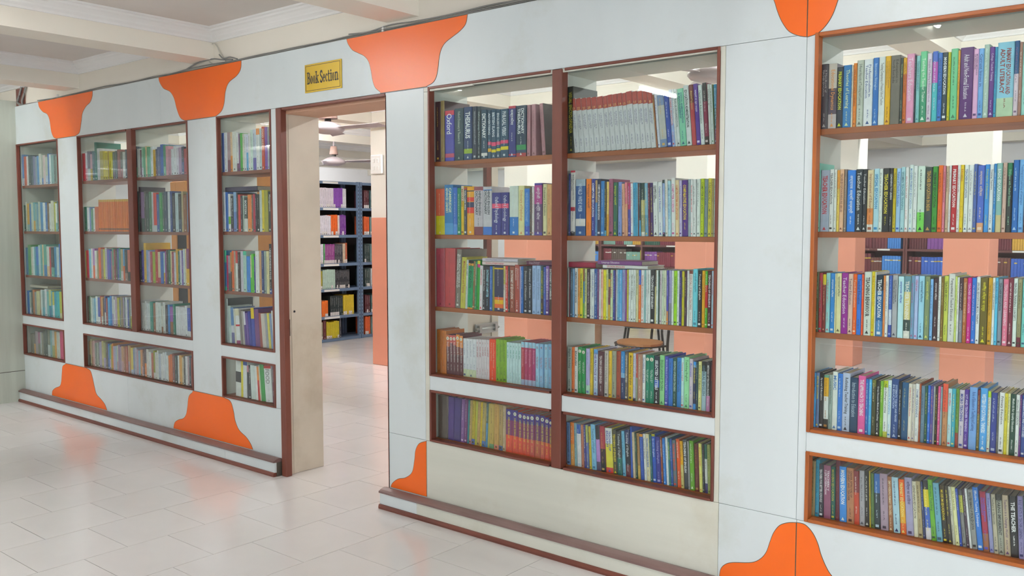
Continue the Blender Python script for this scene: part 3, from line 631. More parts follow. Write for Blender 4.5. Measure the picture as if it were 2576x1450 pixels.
ROWS['L3'] = (1085, 610, 7.252, 1.093, 'D', '''
90,241,110,b84858||803040|.0;244,429,110,c8484a||8a3034|.01;432,521,130,847a70|GLOBAL ENCYCLOPAEDIA OF/EDUCATIONAL TECHNOLOGY|f4f2ee|.05;524,611,275,d0c84c|Military Education and Training|b03a2a|.055;613,649,320,d8dad8|UGC-NET|2a3a5a|.05;653,743,330,2a2a2a,f8a820@.06,10a468@.11,f8a830@.97|UGC EDUCATION|0a4a34|.045;745,779,345,9a7048||f0e0a0|.045
780,813,350,2a9a60|DICTIONARY OF HISTORY|f0d0c0|.04;816,866,335,e8e020,e0208c@.07,20a828@.14||1a5a20|.04;870,925,425,ece4e8|शक्षिा शब्दकोश|d8304a|.03;929,980,430,38343a|Dictionary of IT Terms|f0f0f0|.025;983,1055,440,30303a|DICTIONARY OF COMPUTER|a8e0f0|.015;1059,1106,440,2a6cc8|Dictionary of Education|a8c8f4|.01;1109,1143,440,a8a040||3a3a1a|.01
1147,1311,425,38385c,f0c010@.05,38385c@.08,f0702c@.69,f8c410@.75,f0702c@.84,38385c@.93||d8d8e4;1313,1345,435,e4dc70,ece8d8@.4|DICTIONARY OF ZOOLOGY|4a4a2a;1349,1393,430,e03020|DICTIONARY OF ECOLOGY|f8ecec;1395,1425,440,4a3430||c8b8b0;1428,1516,440,9c4c34|DICTIONARY OF EDUCATION|f4ece4;1519,1606,410,b85040|Global Dictionary of/Education|f4e4e0
1611,1631,440,c0b0d8||5a4a8a;1632,1673,440,1468c0||d0e4f8;1679,1756,440,2c2c34|Dictionary of Education|dcdce0;1761,1833,445,1f2638|Dictionary of Education|dcdce4;1837,1909,425,a8c4ec|Dictionary Of Quotations|5a7ab0;1913,1990,425,a8c4ec|Dictionary Of Quotations|5a7ab0;1994,2039,440,2a5a4c,4a3a30@.6|DICTIONARY OF BIOLOGY|e8d830
2042,2081,450,4060c8||b8c8f0;2084,2143,430,a070c8,6a3a90@.5|ENCYCLOPAEDIA OF GUIDANCE|f4ecf8;2147,2202,440,5a2838,2a4048@.12,4a3430@.6|DICTIONARY OF COMMERCE|f4f4f4
''')
ROWS['L4'] = (1085, 810, 8.055, 0.753, 'D', '''
115,200,155,b8692a||7a4014;203,300,180,d87a1c||8a4814;308,374,265,d8704a,7a3a40@.3,6a3038@.6|N5 Encyclopaedia Education|f0e4e0|-.01;377,440,275,d8605a,7a3a40@.2,6a3038@.5|N4 Encyclopaedia Education|f0e4e0|-.01;441,502,275,d8605a,7a3a40@.25,6a3038@.5|N3 Encyclopaedia Education|f0e4e0|-.01;505,575,260,f09030,8a4438@.3,6a3038@.5|N2 Encyclopaedia Education|f0e4e0|-.01;578,641,285,f09040,8a4438@.3,6a3038@.5|N1 Encyclopaedia Education|f0e4e0|-.01
645,708,340,e8e8ec,dfe8c0@.8||5a5a8a;710,773,345,e8e8ec,dfe8c0@.8||5a5a8a;775,838,350,e8e8ec,dfe8c0@.8||5a5a8a;840,905,355,e8e8ec,dfe8c0@.8||5a5a8a;906,962,355,e8dce0|N5 मानक हिन्दी|b04a5a;963,1018,360,e8dce0|N4 मानक हिन्दी|b04a5a;1020,1069,362,e8dce0|N3 मानक हिन्दी|b04a5a;1070,1118,365,e8dce0|N2 मानक हिन्दी|b04a5a;1120,1172,368,e8dce0|N1 मानक हिन्दी|b04a5a
1173,1304,355,fb4a14|Advanced English Grammar/And Composition|fcb090;1306,1381,350,8ab81c||4a5a14;1383,1450,365,8ab81c||4a5a14;1452,1521,370,8ab81c||4a5a14;1522,1580,415,cfeaec|N5 शब्द कोश|3aa090;1582,1637,425,cfeaec|N4 शब्द कोश|3aa090;1640,1695,430,cfeaec|N3 शब्द कोश|3aa090;1697,1752,435,cfeaec|N2 शब्द कोश|3aa090;1755,1813,440,cfeaec|N1 शब्द कोश|3aa090
1817,1880,405,a8d4ec,c0384c@.13,b8c4e4@.87|N4 Encyclopaedia|e8a0a8;1885,1951,412,a8d4ec,c0386c@.13,b8c4e4@.87|N3 Encyclopaedia|e8a0b8;1955,2035,420,a8d4ec,c0386c@.13,b8c4e4@.87|N2 Encyclopaedia|e8a0b8;2040,2105,428,a8d4ec,b83a78@.13,b8c4e4@.87|N1 Encyclopaedia|e8a0b8
2108,2180,445,a8d8f4|N5|b0305a;2190,2263,450,98c8f0|N4|b0305a;2285,2358,460,a8d8f4|N3|b0305a;2363,2440,455,90c4ec|N2|b0305a
''')
ROWS['L5'] = (1085, 980, 6.903, 0.416, 'D', '''
120,285,110,6a5c54,a89c8c@9||4a4038;288,386,130,5a3f8a|||.02;388,501,150,4c3880|||.03;505,565,170,8a5a9c||d8b8e0|.04;567,616,175,7a3f78||d0b0d0|.04;618,646,185,2a8a94|||.045;648,690,190,c8a868,c88890@.9||6a5030|.045;692,747,195,c8b028,5a70b8@.87||5a5014|.045;750,781,205,c8c848|||.05;783,836,210,c8a060||6a5030|.05
838,866,225,f0cc10||8a7010|.045;868,932,230,c0a860,5a80c0@.87||5a5030|.04;935,970,240,5a7068,5a98c8@.45||c8d8e0|.04;972,1000,245,c8b858|||.04;1003,1081,250,d0b058,7aa878@.9||6a5a28|.02;1085,1166,258,d8a858,e8907a@.9||8a6a34|.015;1170,1232,268,c0a068,5a70a8@.9||5a4a28|.01;1235,1286,285,d0b48c||6a5a44|.01
1288,1400,345,4a3a90,8a3a70@.25,f0583a@.6|N1 SCIENCE AND TECHNOLOGY|f4d428|.01;1405,1500,365,4a3a90,8a3a70@.25,f0583a@.6|N9 SCIENCE AND TECHNOLOGY|f4d428;1503,1580,400,4a3a90,8a3a70@.25,f0583a@.6|N5 SCIENCE AND TECHNOLOGY|f4d428;1583,1646,420,4a3a90,8a3a70@.25,e8583a@.6|N8 SCIENCE AND TECHNOLOGY|f0d858;1648,1706,430,4a3a90,8a3a70@.25,e8583a@.6|N7 SCIENCE AND TECHNOLOGY|f0d858;1708,1790,435,4a3a90,8a3a70@.25,d8584a@.6|N6 SCIENCE AND TECHNOLOGY|e8d078
1797,1886,440,4a3a90,7a3a70@.25,d0684a@.6|N5 SCIENCE AND TECHNOLOGY|e0d050;1890,1966,460,4a3a90,7a3a70@.25,d8604a@.6|N4 SCIENCE AND TECHNOLOGY|f0d830;1970,2042,490,4a3a90,7a3a70@.25,e8583a@.6|N3 SCIENCE AND TECHNOLOGY|f4d428;2044,2095,520,4a3a90,7a3a70@.25,e8583a@.6|N2 SCIENCE AND TECHNOLOGY|f4d428
''')
_ser = []
_bl = [163, 245, 328, 416, 495, 583, 685, 757, 837, 921, 998, 1063, 1160, 1246, 1327, 1407, 1487]
_tp = [310, 305, 300, 290, 285, 275, 265, 245, 235, 220, 215, 190, 190, 185, 180, 180]
for _i in range(16):
    _ser.append('%d,%d,%d,b5443c,d8dadc@.22|N%d|6a6a9a|-.105' % (_bl[_i], _bl[_i + 1] - 2, _tp[_i], 23 - _i))
ROWS['R1'] = (1420, 200, 6.44, 1.825, 'D', '60,155,115,1f2c28|VISUAL ENCYCLOPAEDIA|b0a838|-.02;' + ';'.join(_ser) + ''';1489,1511,240,a06038||e8c040|-.11;1513,1553,245,dfe2ee||4a58b0|-.1;1557,1662,250,8098c0,c8c8c0@.2,8098c0@.85||e0b868|-.1;1668,1741,245,2a50b0||d8e0f4|-.1
1746,1796,160,d0dcec,a8c0ec@.6|NEW TRENDS EDUCATION|d83038|-.095;1799,1826,150,ecf0f0||4a5a6a|-.095;1828,1876,150,e0e8e8|KNOWLEDGE ORGANIZATION|3a4a4a|-.095;1880,1977,145,88d8b4|SCHOOL ADMINISTRATION/& MANAGEMENT|2a6a8a|-.09;1983,2063,90,e4ecec|EDUCATION ADMINISTRATION|3a4a4a|-.09;2069,2136,80,7a3030,c0444a@.3|शैक्षकि प्रशासन|e0c070|-.085;2141,2207,65,5c34a0|शक्षिा के मूल तत्त्व|e8e0f4|-.085
2209,2271,85,e4eceA|Classroom Administration|4a6a5a|-.075;2274,2341,50,2a2a30,8a2448@.3,3a2a2a@.87||d8c8c8|-.07;2346,2381,70,e8eeea|Education for All|5a6a5a|-.06;2383,2426,75,e0ece8,88a83a@9||4a7a4a|-.06;2431,2482,75,2a90c0,2a5058@.4,7a3058@.75|EDUCATIONAL ADMINISTRATION|a8d8e8|-.04''')
ROWS['R2'] = (1420, 420, 6.44, 1.459, 'D', '''
60,90,110,2a3a78||9aa8d8;93,166,60,d0304c,e4e0dc@.03,e4e0dc@.55,c02a40@.56,e4e0dc@.62,38343a@.94|INTRODUCTION TO/COMPUTERS|7a7a80;175,331,200,a8c0d0,1f5aa0@.12,e8e4e0@.7,1f5aa0@.83|WORLD WIDE WEB|c8dcf0;345,425,195,ff8a10|कम्प्यूटर शक्षिा|8a3a10;432,488,195,2f3a9c|COMPUTER EDUCATION|f0f0f8;490,526,215,c8a878,5a90c8@.4||2a3a6a;528,581,195,1c2a50|COMPUTER APPLICATIONS IN EDUCATION|f4f4f8
583,641,230,2a80cc||a8d0f0;643,673,240,3a3018,48a0c8@.9||f0e060;675,711,240,f8d870,f0b020@.6||6a4a10;716,781,195,a85a78||4a2a3a|-.005;786,851,250,2a6a50|कम्प्यूटर शक्षिा|d8e040;862,920,245,88a0e0|शक्षिा के नये आयाम|3a4a9a;931,976,275,e8b090||7a3a34|-.02;979,1021,250,f08a98,f0b088@.4||a84a3a|-.02;1026,1069,260,c03a70,4a48b0@.5||e0c8e8|-.02;1071,1111,265,f0f0f2||c05a5a|-.02
1113,1165,255,40a8d0||1a4a80|-.02;1166,1190,260,60b8dc||2a5a80|-.02;1191,1206,265,7a4a40||c0a090|-.02;1208,1236,265,3a5058,50b0e0@.7||b0c8c8|-.02;1241,1301,260,2f4a44,d8cc80@.32,a8a878@.6,e4e0d8@.92||f0f0e0|-.02;1306,1356,265,8ac0dc,6aa8cc@.6||e8d860|-.03;1359,1391,260,7a2438||e8c8d0|-.03;1394,1436,260,4a2a70|Teaching of COMPUTER SCIENCE|e8d840|-.03
1441,1513,240,f0f4f2|COMPUTER/NETWORKING|4a4a4a|-.03;1521,1586,245,eef2f2|Computer in Education|3a58b8|-.03;1591,1626,210,3a4a48,a8c8f0@.06,2a2a30@.93||c05ac0|-.025;1631,1673,200,f0ece4||b0a890|-.025;1676,1721,225,c0e8f4|COMPUTER ASSISTED LEARNING|3a7ab8|-.025;1731,1791,180,f2f2f0|COMPUTER SCIENCE|d86aa8|-.02;1796,1853,215,f0d8a8|COMPUTER SYSTEMS AND APPLICATIONS|d8763a|-.02
1859,1901,220,d0c4e8|Teaching of Computers|5a3a8a|-.02;1906,1996,215,5a2f8c|COMPARATIVE EDUCATION|f0d420|-.02;1999,2041,200,a8b8bc||7a8a94|-.015;2043,2076,205,f2f2f0|TEACHING OF COMPUTER SCIENCE|d8404a|-.015;2079,2126,200,eef0ee||4a5a5a|-.015;2138,2191,195,eef4f0||8a9a98|-.01;2196,2251,190,c8dc20|COMPUTER EDUCATION|4a5a14;2256,2313,200,8a9ca0||4a5a60;2316,2371,185,ece04c|FUNDAMENTALS OF COMPUTERS|5a5a1a;2373,2409,190,c0b070||6a5a3a;2411,2450,190,c8dcd8||6a7aa0
''')
ROWS['R3'] = (1420, 640, 6.44, 1.093, 'D', '''
50,70,225,b8bcb8||5a5a5a;72,86,225,7a2438||c8a0a8;88,126,230,4a6a80|Teaching of English|a8c0cc;129,153,235,78b0e0||4a3a8a;160,209,225,e8e8e4|PERSPECTIVES OF EDUCATION|2a3a6a;212,241,230,f8a030||3a8a3a;244,293,230,f0e010|TEACHING ENGLISH|4a5a14;296,319,240,9a5a2a,4a90c0@.25,70b840@.7||3a2a1a;321,353,235,e4e89c|SPEAK AND WRITE BETTER ENGLISH|4a5a3a;358,409,240,3a2428|A Complete Approach to English Teaching|e0d0d4
412,436,240,ecf0ec||5a5a6a;438,474,240,eef2f0|STANDARD LETTERS|3a5ab0;479,523,240,1f58a8|A MANUAL OF PRACTICE TEACHING|c8d8f0;526,553,240,7a3a78||c8a0c8;556,583,245,eef0f0||7a7a80;586,619,245,f8c8b0|Modern ESSAYS|d03a30;623,669,255,f4ea10||d09a20;671,699,245,dce4a8|SPELLING POWER|4a5a4a;702,733,240,1a1a18,f4c010@.2,7a2434@.35,e8b830@.7||d0d0a0;736,776,250,d8ecb8|IMPROVE YOUR ENGLISH|d84040
781,813,260,3038a0||c0c8f0;815,829,262,5a3a6a||c8a8c8;831,851,250,d8dce0||4a4a5a;852,879,250,78c0e0||2a3a8a;881,926,255,60b8f0||d8ecfc;929,976,250,9aa0d0,3a70d8@9||5a58b0;978,1001,255,9a4a98||e0b8e0;1004,1029,250,d8cc40||5a5a2a;1033,1064,250,eef2f0||9a7a9a;1067,1111,250,eef4f0|TEACHING OF ENGLISH|3a4a4a;1114,1146,250,eef2ee||5a6a6a
1151,1189,255,e0dca8|TEACHING OF ENGLISH|7a7a4a;1193,1231,255,2f68d8,f87a14@.28||f8d0b0;1234,1281,255,f2f2ee|TECHNIQUES OF TEACHING ENGLISH|d84a48;1283,1311,255,9ac8c8||4a8a88;1314,1341,255,ecf0f0||8a8a90;1346,1383,255,eef2ee||8a9a90;1386,1451,255,2c2c2e|TEACHING OF ENGLISH|f0f0f0;1456,1475,260,4a3a34,d8cc88@.3||a8a8a0;1477,1509,260,eef4f0||7a8a88;1510,1531,262,24483c||50b0a0;1533,1569,262,d8d0d0||8a5a88
1571,1601,262,dce8d0|LEARNING STRATEGIES|6a7a6a;1603,1641,262,e0e4c4||4a5a4a;1645,1673,262,5a50b8,f09a30@.75|TEACHING OF ENGLISH|c0b8f0;1679,1726,262,a8a4d0,8a8a94@.6||5a5a9a;1729,1759,265,eef2ee||8a9a98;1763,1813,268,a4e018|TEACHING OF ENGLISH|4a5a1a;1816,1849,268,eef4f0||5a7a78;1851,1889,270,3a2f78||b8b0e0;1891,1931,275,d0c808||6a70a8;1934,1973,275,4a2a48||d8d050;1976,2006,265,eeeeea||7a7a7a
2011,2066,265,8a4434,f0f0ec@.06|ESSENTIALS OF ENGLISH TEACHING|a04a3a;2071,2146,240,78dcec|अंग्रेजी शक्षिण|4a8aa8;2151,2213,265,2c2a2a|Teaching of English|f0f0ec;2216,2263,268,f4b818|TEACHING OF ENGLISH|c87a14;2266,2309,270,58b838,d83030@.25,58b838@.65||f0f0c0;2311,2369,270,58242c|TEACHING OF ENGLISH-II|f4ecec;2371,2405,270,c0dcf0|Common Errors in English|d83a48
''')
ROWS['R4'] = (1420, 840, 6.44, 0.753, 'D', '''
45,109,210,b8c0b8|English Teaching|3a4a48;111,156,220,f47820||8a4014;159,209,220,eeeeea|ENGLISH|4a4a4a;216,273,215,0f9a48|N1|f0f4f0;276,333,235,0f9a48|N2|f0f4f0;341,406,245,c0b8e8,c0e8d0@.8||7a8ac8;409,451,240,ecc810|PRACTICAL ENGLISH|a07a10;466,531,255,60a8e8,d0dcf0@.1,b0ccec@.85|THE PRACTICE OF|7a6ab0;536,633,285,5c2a34|TEACHING LEARNING ENGLISH|e4d4d4;641,701,275,d8ccc4|Effective methods of teaching English|5a5a5a
709,759,280,f4c818||b07a10;763,831,280,a8a890||5a5a48;836,903,285,b04a2c||7a2a18;906,969,290,2f90dc,8ac0e8@.45,26386a@.55||c8e0f4;973,1023,300,6a5c50|LEARNING DISABILITIES|dcd4c8;1029,1099,310,f0c418|Modern Teaching of English|4a4018;1103,1146,320,d4d4e8,2a2a2e@.94||6a6aa0;1151,1179,330,c85a48,9aa888@.5||e8e0d8;1181,1251,335,c09078||f0e4d8;1256,1301,340,f2f2f0|TEACHING OF ENGLISH|3a5aa8
1311,1369,345,12886a|N1|e8f4f0;1371,1441,350,12886a|N2|e8f4f0;1446,1526,365,2c3448,3a68c8@.5,2c2c34@.65|SELECTED LETTERS|f0f4f8;1534,1611,350,98e098|ENGLISH LANGUAGE TEACHING|4a8a5a;1616,1673,365,5058c0|Modern Methods of Teaching English|c8ccf0;1676,1746,400,2a78d0||1a4a98;1749,1809,400,2a5a4c|ESSENTIALS OF ENGLISH TEACHING|b8d0c8;1813,1879,390,3a8cd8|The Practice of English Language Teaching|1f4a88
1881,1926,395,c8ecec|Teaching of English|d85a60;1929,2009,380,a0e8ac|Teaching English|3a7a50;2013,2071,410,dcccd8|Business|5a6ac8;2076,2121,455,4aa0f0,24305c@.12,4aa0f0@.88|SPOKEN ENGLISH|f0e040;2123,2153,465,2a5058||d8e0c0;2158,2209,455,f4f0a0|ESSAYS AND PHRASES|6a6a30;2213,2286,450,2a2a28,b0ccd8@.2|GENERAL ENGLISH|5a7a88;2289,2349,460,38383c,d890c0@.68|METHODS OF TEACHING ENGLISH|e0e0e0;2353,2392,450,3c2028|Teaching of English|8a3a40
''')
ROWS['R5'] = (1420, 1030, 6.0425, 0.416, 'D', '''
38,91,205,6a8ab8|Techniques of Teaching English|2a3a5a|-.03;95,151,205,f08428,e8a040@.5||f0e0c8|-.03;153,191,215,90b8c0||2a5a88|-.03;196,256,235,2a60c0,ececf0@.22||c8d8f0|-.04;261,298,245,d08060||7a3a2a|-.04;301,331,240,3a3a90||f0f0f8|-.04;336,373,250,b0b860,6a7ab8@.4||e8e0a0|-.05;379,413,270,d8c030||4a3a2a|-.05;418,486,240,88c8ec|Teaching of English|3a7aa8|-.055;491,549,260,26242a,c090d8@.3,5a4a68@.8|English|2a2a2e|-.055
556,629,265,c03a4a,3a2028@.5,1a1a1e@.8||d8b060|-.055;636,741,295,ececea,f0e040@.35,d83a30@.88|TEACHING OF/ENGLISH|4a5ab0|-.055;749,806,320,4a4a38|TEACHING OF ENGLISH|f0d820|-.06;809,881,345,34383a,247068@.6|Teaching of English|d0d8d8|-.06;886,931,340,78c0e0|Teaching of English|2f7ab0|-.06;936,1006,320,2f3e70,1c2430@.3,7a3a40@.75|Teaching of English|f0f0f0|-.055;1009,1039,275,2f5cc0|||-.04
1043,1081,360,d8c4a0||a88a60|-.055;1084,1113,370,2a5040||90b090|-.055;1118,1156,375,b88a50,d8b050@.7||4a3a20|-.06;1161,1211,385,f0a030,2f58b8@.06|Teaching of English|6a8ad8|-.06;1216,1251,385,ececea|TEACHING OF ENGLISH|4a4a4a|-.06;1256,1306,385,ece0b4|TEACHING OF ENGLISH IN INDIA|3a6ac0|-.06;1311,1341,395,1f6a70||b0d0d0|-.06;1346,1399,385,c8c020,2458c0@.05|Spoken English|d0e0f8|-.06;1403,1471,425,383898|Teaching of English|a8a8e0|-.06
1476,1501,430,9a4a2a|ENGLISH TEACHING|f0e0d0|-.06;1506,1546,450,2a80d8||c8e0f8|-.06;1553,1589,435,e8eeee||7a8a8a|-.06;1591,1621,455,107a80|SPOKEN ENGLISH|c8d840|-.06;1624,1653,460,2858b0||b0c8f0|-.06;1656,1711,480,687880|TEACHING ENGLISH|e04a3a|-.06;1719,1771,465,e85a1c||f8ece4|-.06;1774,1816,495,f0b010,d8c878@.5||8a6a20|-.06;1821,1881,470,404448|TEACHING OF ENGLISH|f0f0f0|-.055;1884,1909,495,a0a0a0||5a5a5a|-.05
1913,1976,490,6aac20||e8f0d8|-.05;1986,2046,530,6a201c||b07a30|-.045;2051,2096,530,f4f080|SPOKEN ENGLISH|e07a30|-.045;2101,2131,535,3a3a3e||b8b8b8|-.04;2136,2176,540,2a6a58,e8e8e4@.3,4a4080@.8||2a2a2a|-.04;2179,2225,545,a8b060||5a6a34|-.04
''')
ROWS['C1'] = (540, 280, 4.266, 1.845, 'C', '''
63,78,230,c8d8c8;80,104,235,3a5fa8;106,139,230,e8e8ee;140,170,225,b89aa0,8a5060@.7;172,192,225,ecc8a0,e89030@.6;194,238,220,e4e4dc;239,260,225,e0e0e0,7a4a6a@.8;261,275,240,8a4a8a;276,300,235,50b848;301,318,240,e0e0c8;320,341,245,e8e8f0;342,362,250,e0e0f0,60b0e0@.5;363,386,240,f0ecec;387,412,200,d8ece0;414,446,195,d0d8e8,7068b8@.7
448,484,185,f09030,f0f0f0@.15;485,506,185,c8dce0;508,538,165,d04820|FOOD AND|f8e0d0;540,568,170,8a5ab8;569,586,170,c0c0cc;588,604,125,f0c010,2a4a80@.28
''')
ROWS['C2'] = (540, 280, 4.266, 1.468, 'C', '''
88,121,868,ececf0;122,148,868,2f70c8;150,173,888,f0f0ee,80c820@.6,f0f0ee@.8;175,205,910,1c1c22,5a2a58@.9|Modern Food|d8d8d8;206,236,868,8ab0d8,6a88c8@.5;238,253,875,3a2420;255,278,895,e84030;280,304,905,24242a;305,318,905,b8c8b8;320,356,925,243a34,d8d8d4@.62|BOSTON|f0f0f0;358,398,895,f08830,f0a860@.9;399,414,900,7a6a60;416,436,890,d03050;438,458,890,1c1c22;459,483,890,20281f
485,509,850,d0d8d4;511,531,845,f0d410;533,576,850,b4ac34;578,613,862,2a3430,2a3430@.9|Management|e0e0d0;614,630,860,4a9a50
''')
ROWS['C3'] = (540, 600, 5.122, 1.09, 'C', '''
125,156,155,4ac8a0,2f80b8@.3,40c0a0@.9;158,176,220,d03068;178,204,225,a8a0b0,5a5a60@.5;206,222,180,d89030,4a3020@.5;227,251,160,f06820;253,273,165,b8a890;275,301,165,d83a30,e8e8e4@.3;303,335,180,3a2420;340,371,165,d4ccd8;373,412,165,40c098,b8d8cc@.1;417,461,232,3a8ae0;463,477,215,e8dca8,58c030@.6;478,508,200,60d030;511,527,235,3a3090;529,576,165,f0f0ee;578,606,165,dca878;608,638,160,283a78
640,669,165,9aa8a0;671,706,165,ece0a8;708,741,72,2a2420,3a4a90@.9|UNDERSTANDING FOOD|f0f0f0;744,768,75,e0d090,d09830@.2
''')
ROWS['C4'] = (540, 730, 2.733, 0.753, 'C', '''
84,95,60,c8d0d0,3a4848@9;97,117,110,c8d8d4|||-.02;119,138,122,5a88c0,d8d8e0@.5,6a6aa0@.7|||-.05;139,150,130,d8d4c4|||-.06;152,178,130,e0d8b8,e8e8e8@.2,d83038@.45,ececec@.5,a03a70@.9|||-.07;180,194,140,8a8078|||-.08;196,208,145,b8b0a8|||-.08;210,222,150,e8e0ec,5a3a90@.4|||-.09;224,239,160,6a4aa0|||-.09;241,257,150,3038a0|||-.09;259,280,125,f0cc10,3848b0@.28|||-.06;282,312,135,7a3f80|||-.06
314,329,160,a84a40|||-.07;331,356,165,d8ccc0|||-.09;358,372,165,a8a8b0|||-.09;374,388,162,e8d858|||-.09;390,404,165,8aa0c8|||-.09;405,417,145,ececec|||-.09
''')
ROWS['C5'] = (540, 730, 2.733, 0.416, 'C', '''
145,180,488,e8e8e4,2a2a2c@.3,e8e8e4@.6|||.03;182,195,488,f0dc28|||.02;196,222,488,e8e0a0,3a60b0@.02,ececea@.12|||.02;224,235,520,d88a98,3a3a3e@.2;237,250,530,3a3a3e|Basics of Marketing|d8d8d8;252,284,520,e0e8e4|||-.04;285,299,525,f0f0ee|||-.06;300,313,530,f09030,d83020@.4|||-.07;314,322,520,e0d8c0|||-.08;324,350,512,40a850|||-.09;352,399,525,d83a3a,ececec@.08,ececec@.9|FOOD|a0a0a0|-.08;400,412,525,7a3048;414,425,540,e8e8e4
''')
# far bays: colours only, evenly spread (picture columns from .. to, top rows from .. to)
FAR = '''
A1 52 147 392 390 1.846 c8d8e8 6aa0d8 e06850 ececec 3a4a50 4a6070 8a88b0 9aa8b8 5a98d0 d8d8cc b0b8a8 e0c8c8 c8d0c0 3a78c8 e8f0f0 8ab0b0 5a6a68 88a098
A2 55 150 512 508 1.46 d8e0d8 30685c d8dccc e0a838 4a80c8 ccd4c0 78b8c0 98b8b0 70a0b8 c0c8b8 4a90c8 e4e8e4 3a70b8 88603a d8dcd8 d8d8c8 c8c848 e8ecec 3a6a70
A3 62 154 620 618 1.088 4a88c8 5a90b8 58a060 d8d0c0 e0ece8 68b0c0 3a78d0 c0d8d8 6ab8b8 e8c898 68b0a0 d8e0d8 d04a58 40484c 3a88b8 c8d8d8 3a80d0
A4 65 157 733 730 .753 3a88b0 4a90d8 c0c8b8 4a5a58 c87a4a 9aa0a0 d8d4a0 b8a890 e0ecec 88a8b0 e8e8ec 78c0c0 d0d088 5ab0c8 d8c850 30a0c8 40b8c0 c8d048
A5 78 166 838 830 .416 8a8478 78706c b8a8b0 c07898 c8ccd0 a8a090 686c68 5a6060 8a8878 88b0b8 c8d0d0 e0a050 d0d4cc e04a80 a8a868
BL1 208 325 385 376 1.85 d83040 e8e8ec 6a5a68 e0a8b0 3a6a70+2 1f7a68+6 d8d8d8+4 c8b860 dcc820 d8c430 c8a840 e8d820 6a7a70 5a6a68 a86a68 7a7a70 e8e8e4 4a5a68 c8ccc8
BR1 342 470 372 370 1.85 4a6068 e8ece8 7a5060 98d0b0 58b080 e8d0a0 60b888 78c0a0 e8eef0 e8b840 4a5068 5a6a98 3a68c0+3 58a880+3 e0a0b0 c890a0 e4e8ec ececf0 e8e0ec c8a8c8 505a70 c05058
BL2 213 248 520 522 1.463 2a7a60 e8e8ec 6a88c8 5a9a70 e8e8e4 d86a3a
BL2b 249 326 503 501 1.463 f08428 f07c20 e87818 f08428 f07c20 e87818 f08428 f07c20 e87818 f08428 f07c20 e87818 f08428 f07c20 e87818
BR2 345 477 485 485 1.463 2a5048+2 3a3840+3 8a6a98+2 4a4a44 2a4a40 3a7a50 c8d0d0 e84030 3060a8 3a9a50 48685c 3a5068 e0e8ec 2a4a90 2a2a30 c8dce0 3a3a34 c8b888 98603a 68b0e8
BL3 213 327 627 627 1.102 d8d860 d84050 70c8d8 e8e0e0 b87ac0 e8e8e4 a0a070 e86020 a08070 d0d050 c8c8c8 6a5ac0 3a70c0 a86a98 68a880 b04a50 5a5a48 4a5ab0 40a088 c8b080 58a8e0 2a3a38 e0806a
BR3 347 482 634 628 1.102 5a3a38 2a4a48 4a4ab0 e8b820+5 90b0d8 c8b8e0 b84058 a8c030 c83830 e8d8b0 2a70c8 c8e8e8 a848a8 4a3a38 2a7a58 e8dca8 b04050 d8d8e8 e8b020+2 207060 e0d8e8 6a4ab0 d8e4e8 f0dca0 8a3a70 2a60c8
BL4 219 333 745 752 .753 8a3a44 5a7a60 88a080 d8dcd0 a8c8d0 58a8d0 e0e8e4 4a60c0 b84a38 e0a050 5a4a48 2a4a90 a03a3a 4ab0e8 3a88d8 d8dcd8 e8e8e4 c8b0c8 c8c048 4a70b0 a89878 b8a8c8 3a6068 e0e4e8 4a5ac0 7a8a80 e8ecec
BR4 348 440 756 768 .753 e0e4e4 e8eae8 dce0dc e8e8e8 e4e8ec d8e0e0 40a090 a06a48 e4e8e4 dce4e0 e4e4d8 e8ece8 4a3a40 4a98e0 b070c8 2a8a70
BR4b 442 489 772 776 .753 e8eaec e4e4e8 e8e8ec 3a58c0 6a2a28
B5 222 322 855 873 .416 a89888 c8a880 d8d0a0 b88a78 c89a98 7a8078 98a090 5a5a60 a898b8 c8b878 a0a060 5a4a40 2a6ab8 48a888 c8a830 e88a20 b8a8c8 a8c0d0 c8c8b0 9a7a9a b8a0b8 c8986a a86a48 b85a44
B5b 323 488 872 902 .416 d0a878 c88840 e8d060 8a98b8 b8b0c0 c8a0b0 90c0d8 e8a060 b8703a 6a4a4a 5a4048 e8e0d8 ececec c86a50 a8a820 e8e4dc ecece4 c0c8d8 ececec e8e8ec e0e8ec e8ecec f08020 e8783a 8a4a40 3a4a48 ececea e8a850 d8c8a8 4a4a48 e8e4e4 c8a8b0 3a4858 c8503a
'''
SPINE_Y = {'A': .034, 'B': .034, 'C': .034, 'D': .047, 'E': .047}
CASE_NAME = {'A': 'bookcase by the grey pillar', 'B': 'two bay dark bookcase', 'C': 'bookcase beside the doorway', 'D': 'beige edged bookcase', 'E': 'orange framed bookcase'}

# ---- lettering: every different line is made once as a flat outline
TXT = {}
def need_text(strings, bold=0.0):
    obs = []
    for s_ in strings:
        if (s_, bold) in TXT or not s_.strip(): continue
        c = bpy.data.curves.new('lettering', 'FONT'); c.body = s_; c.resolution_u = 1 if len(s_) > 12 else 2; c.offset = bold
        o = bpy.data.objects.new('lettering', c); COL.objects.link(o); obs.append((s_, o))
    dg = bpy.context.evaluated_depsgraph_get()
    for s_, o in obs:
        me = o.evaluated_get(dg).to_mesh()
        v = np.zeros(len(me.vertices) * 3); me.vertices.foreach_get('co', v); v = v.reshape(-1, 3)[:, :2]
        f = [tuple(q.vertices) for q in me.polygons]
        lo, hi = v.min(0), v.max(0)
        TXT[(s_, bold)] = (v - lo, f, hi - lo)
        o.evaluated_get(dg).to_mesh_clear()
    for s_, o in obs:
        c = o.data; bpy.data.objects.remove(o); bpy.data.curves.remove(c)

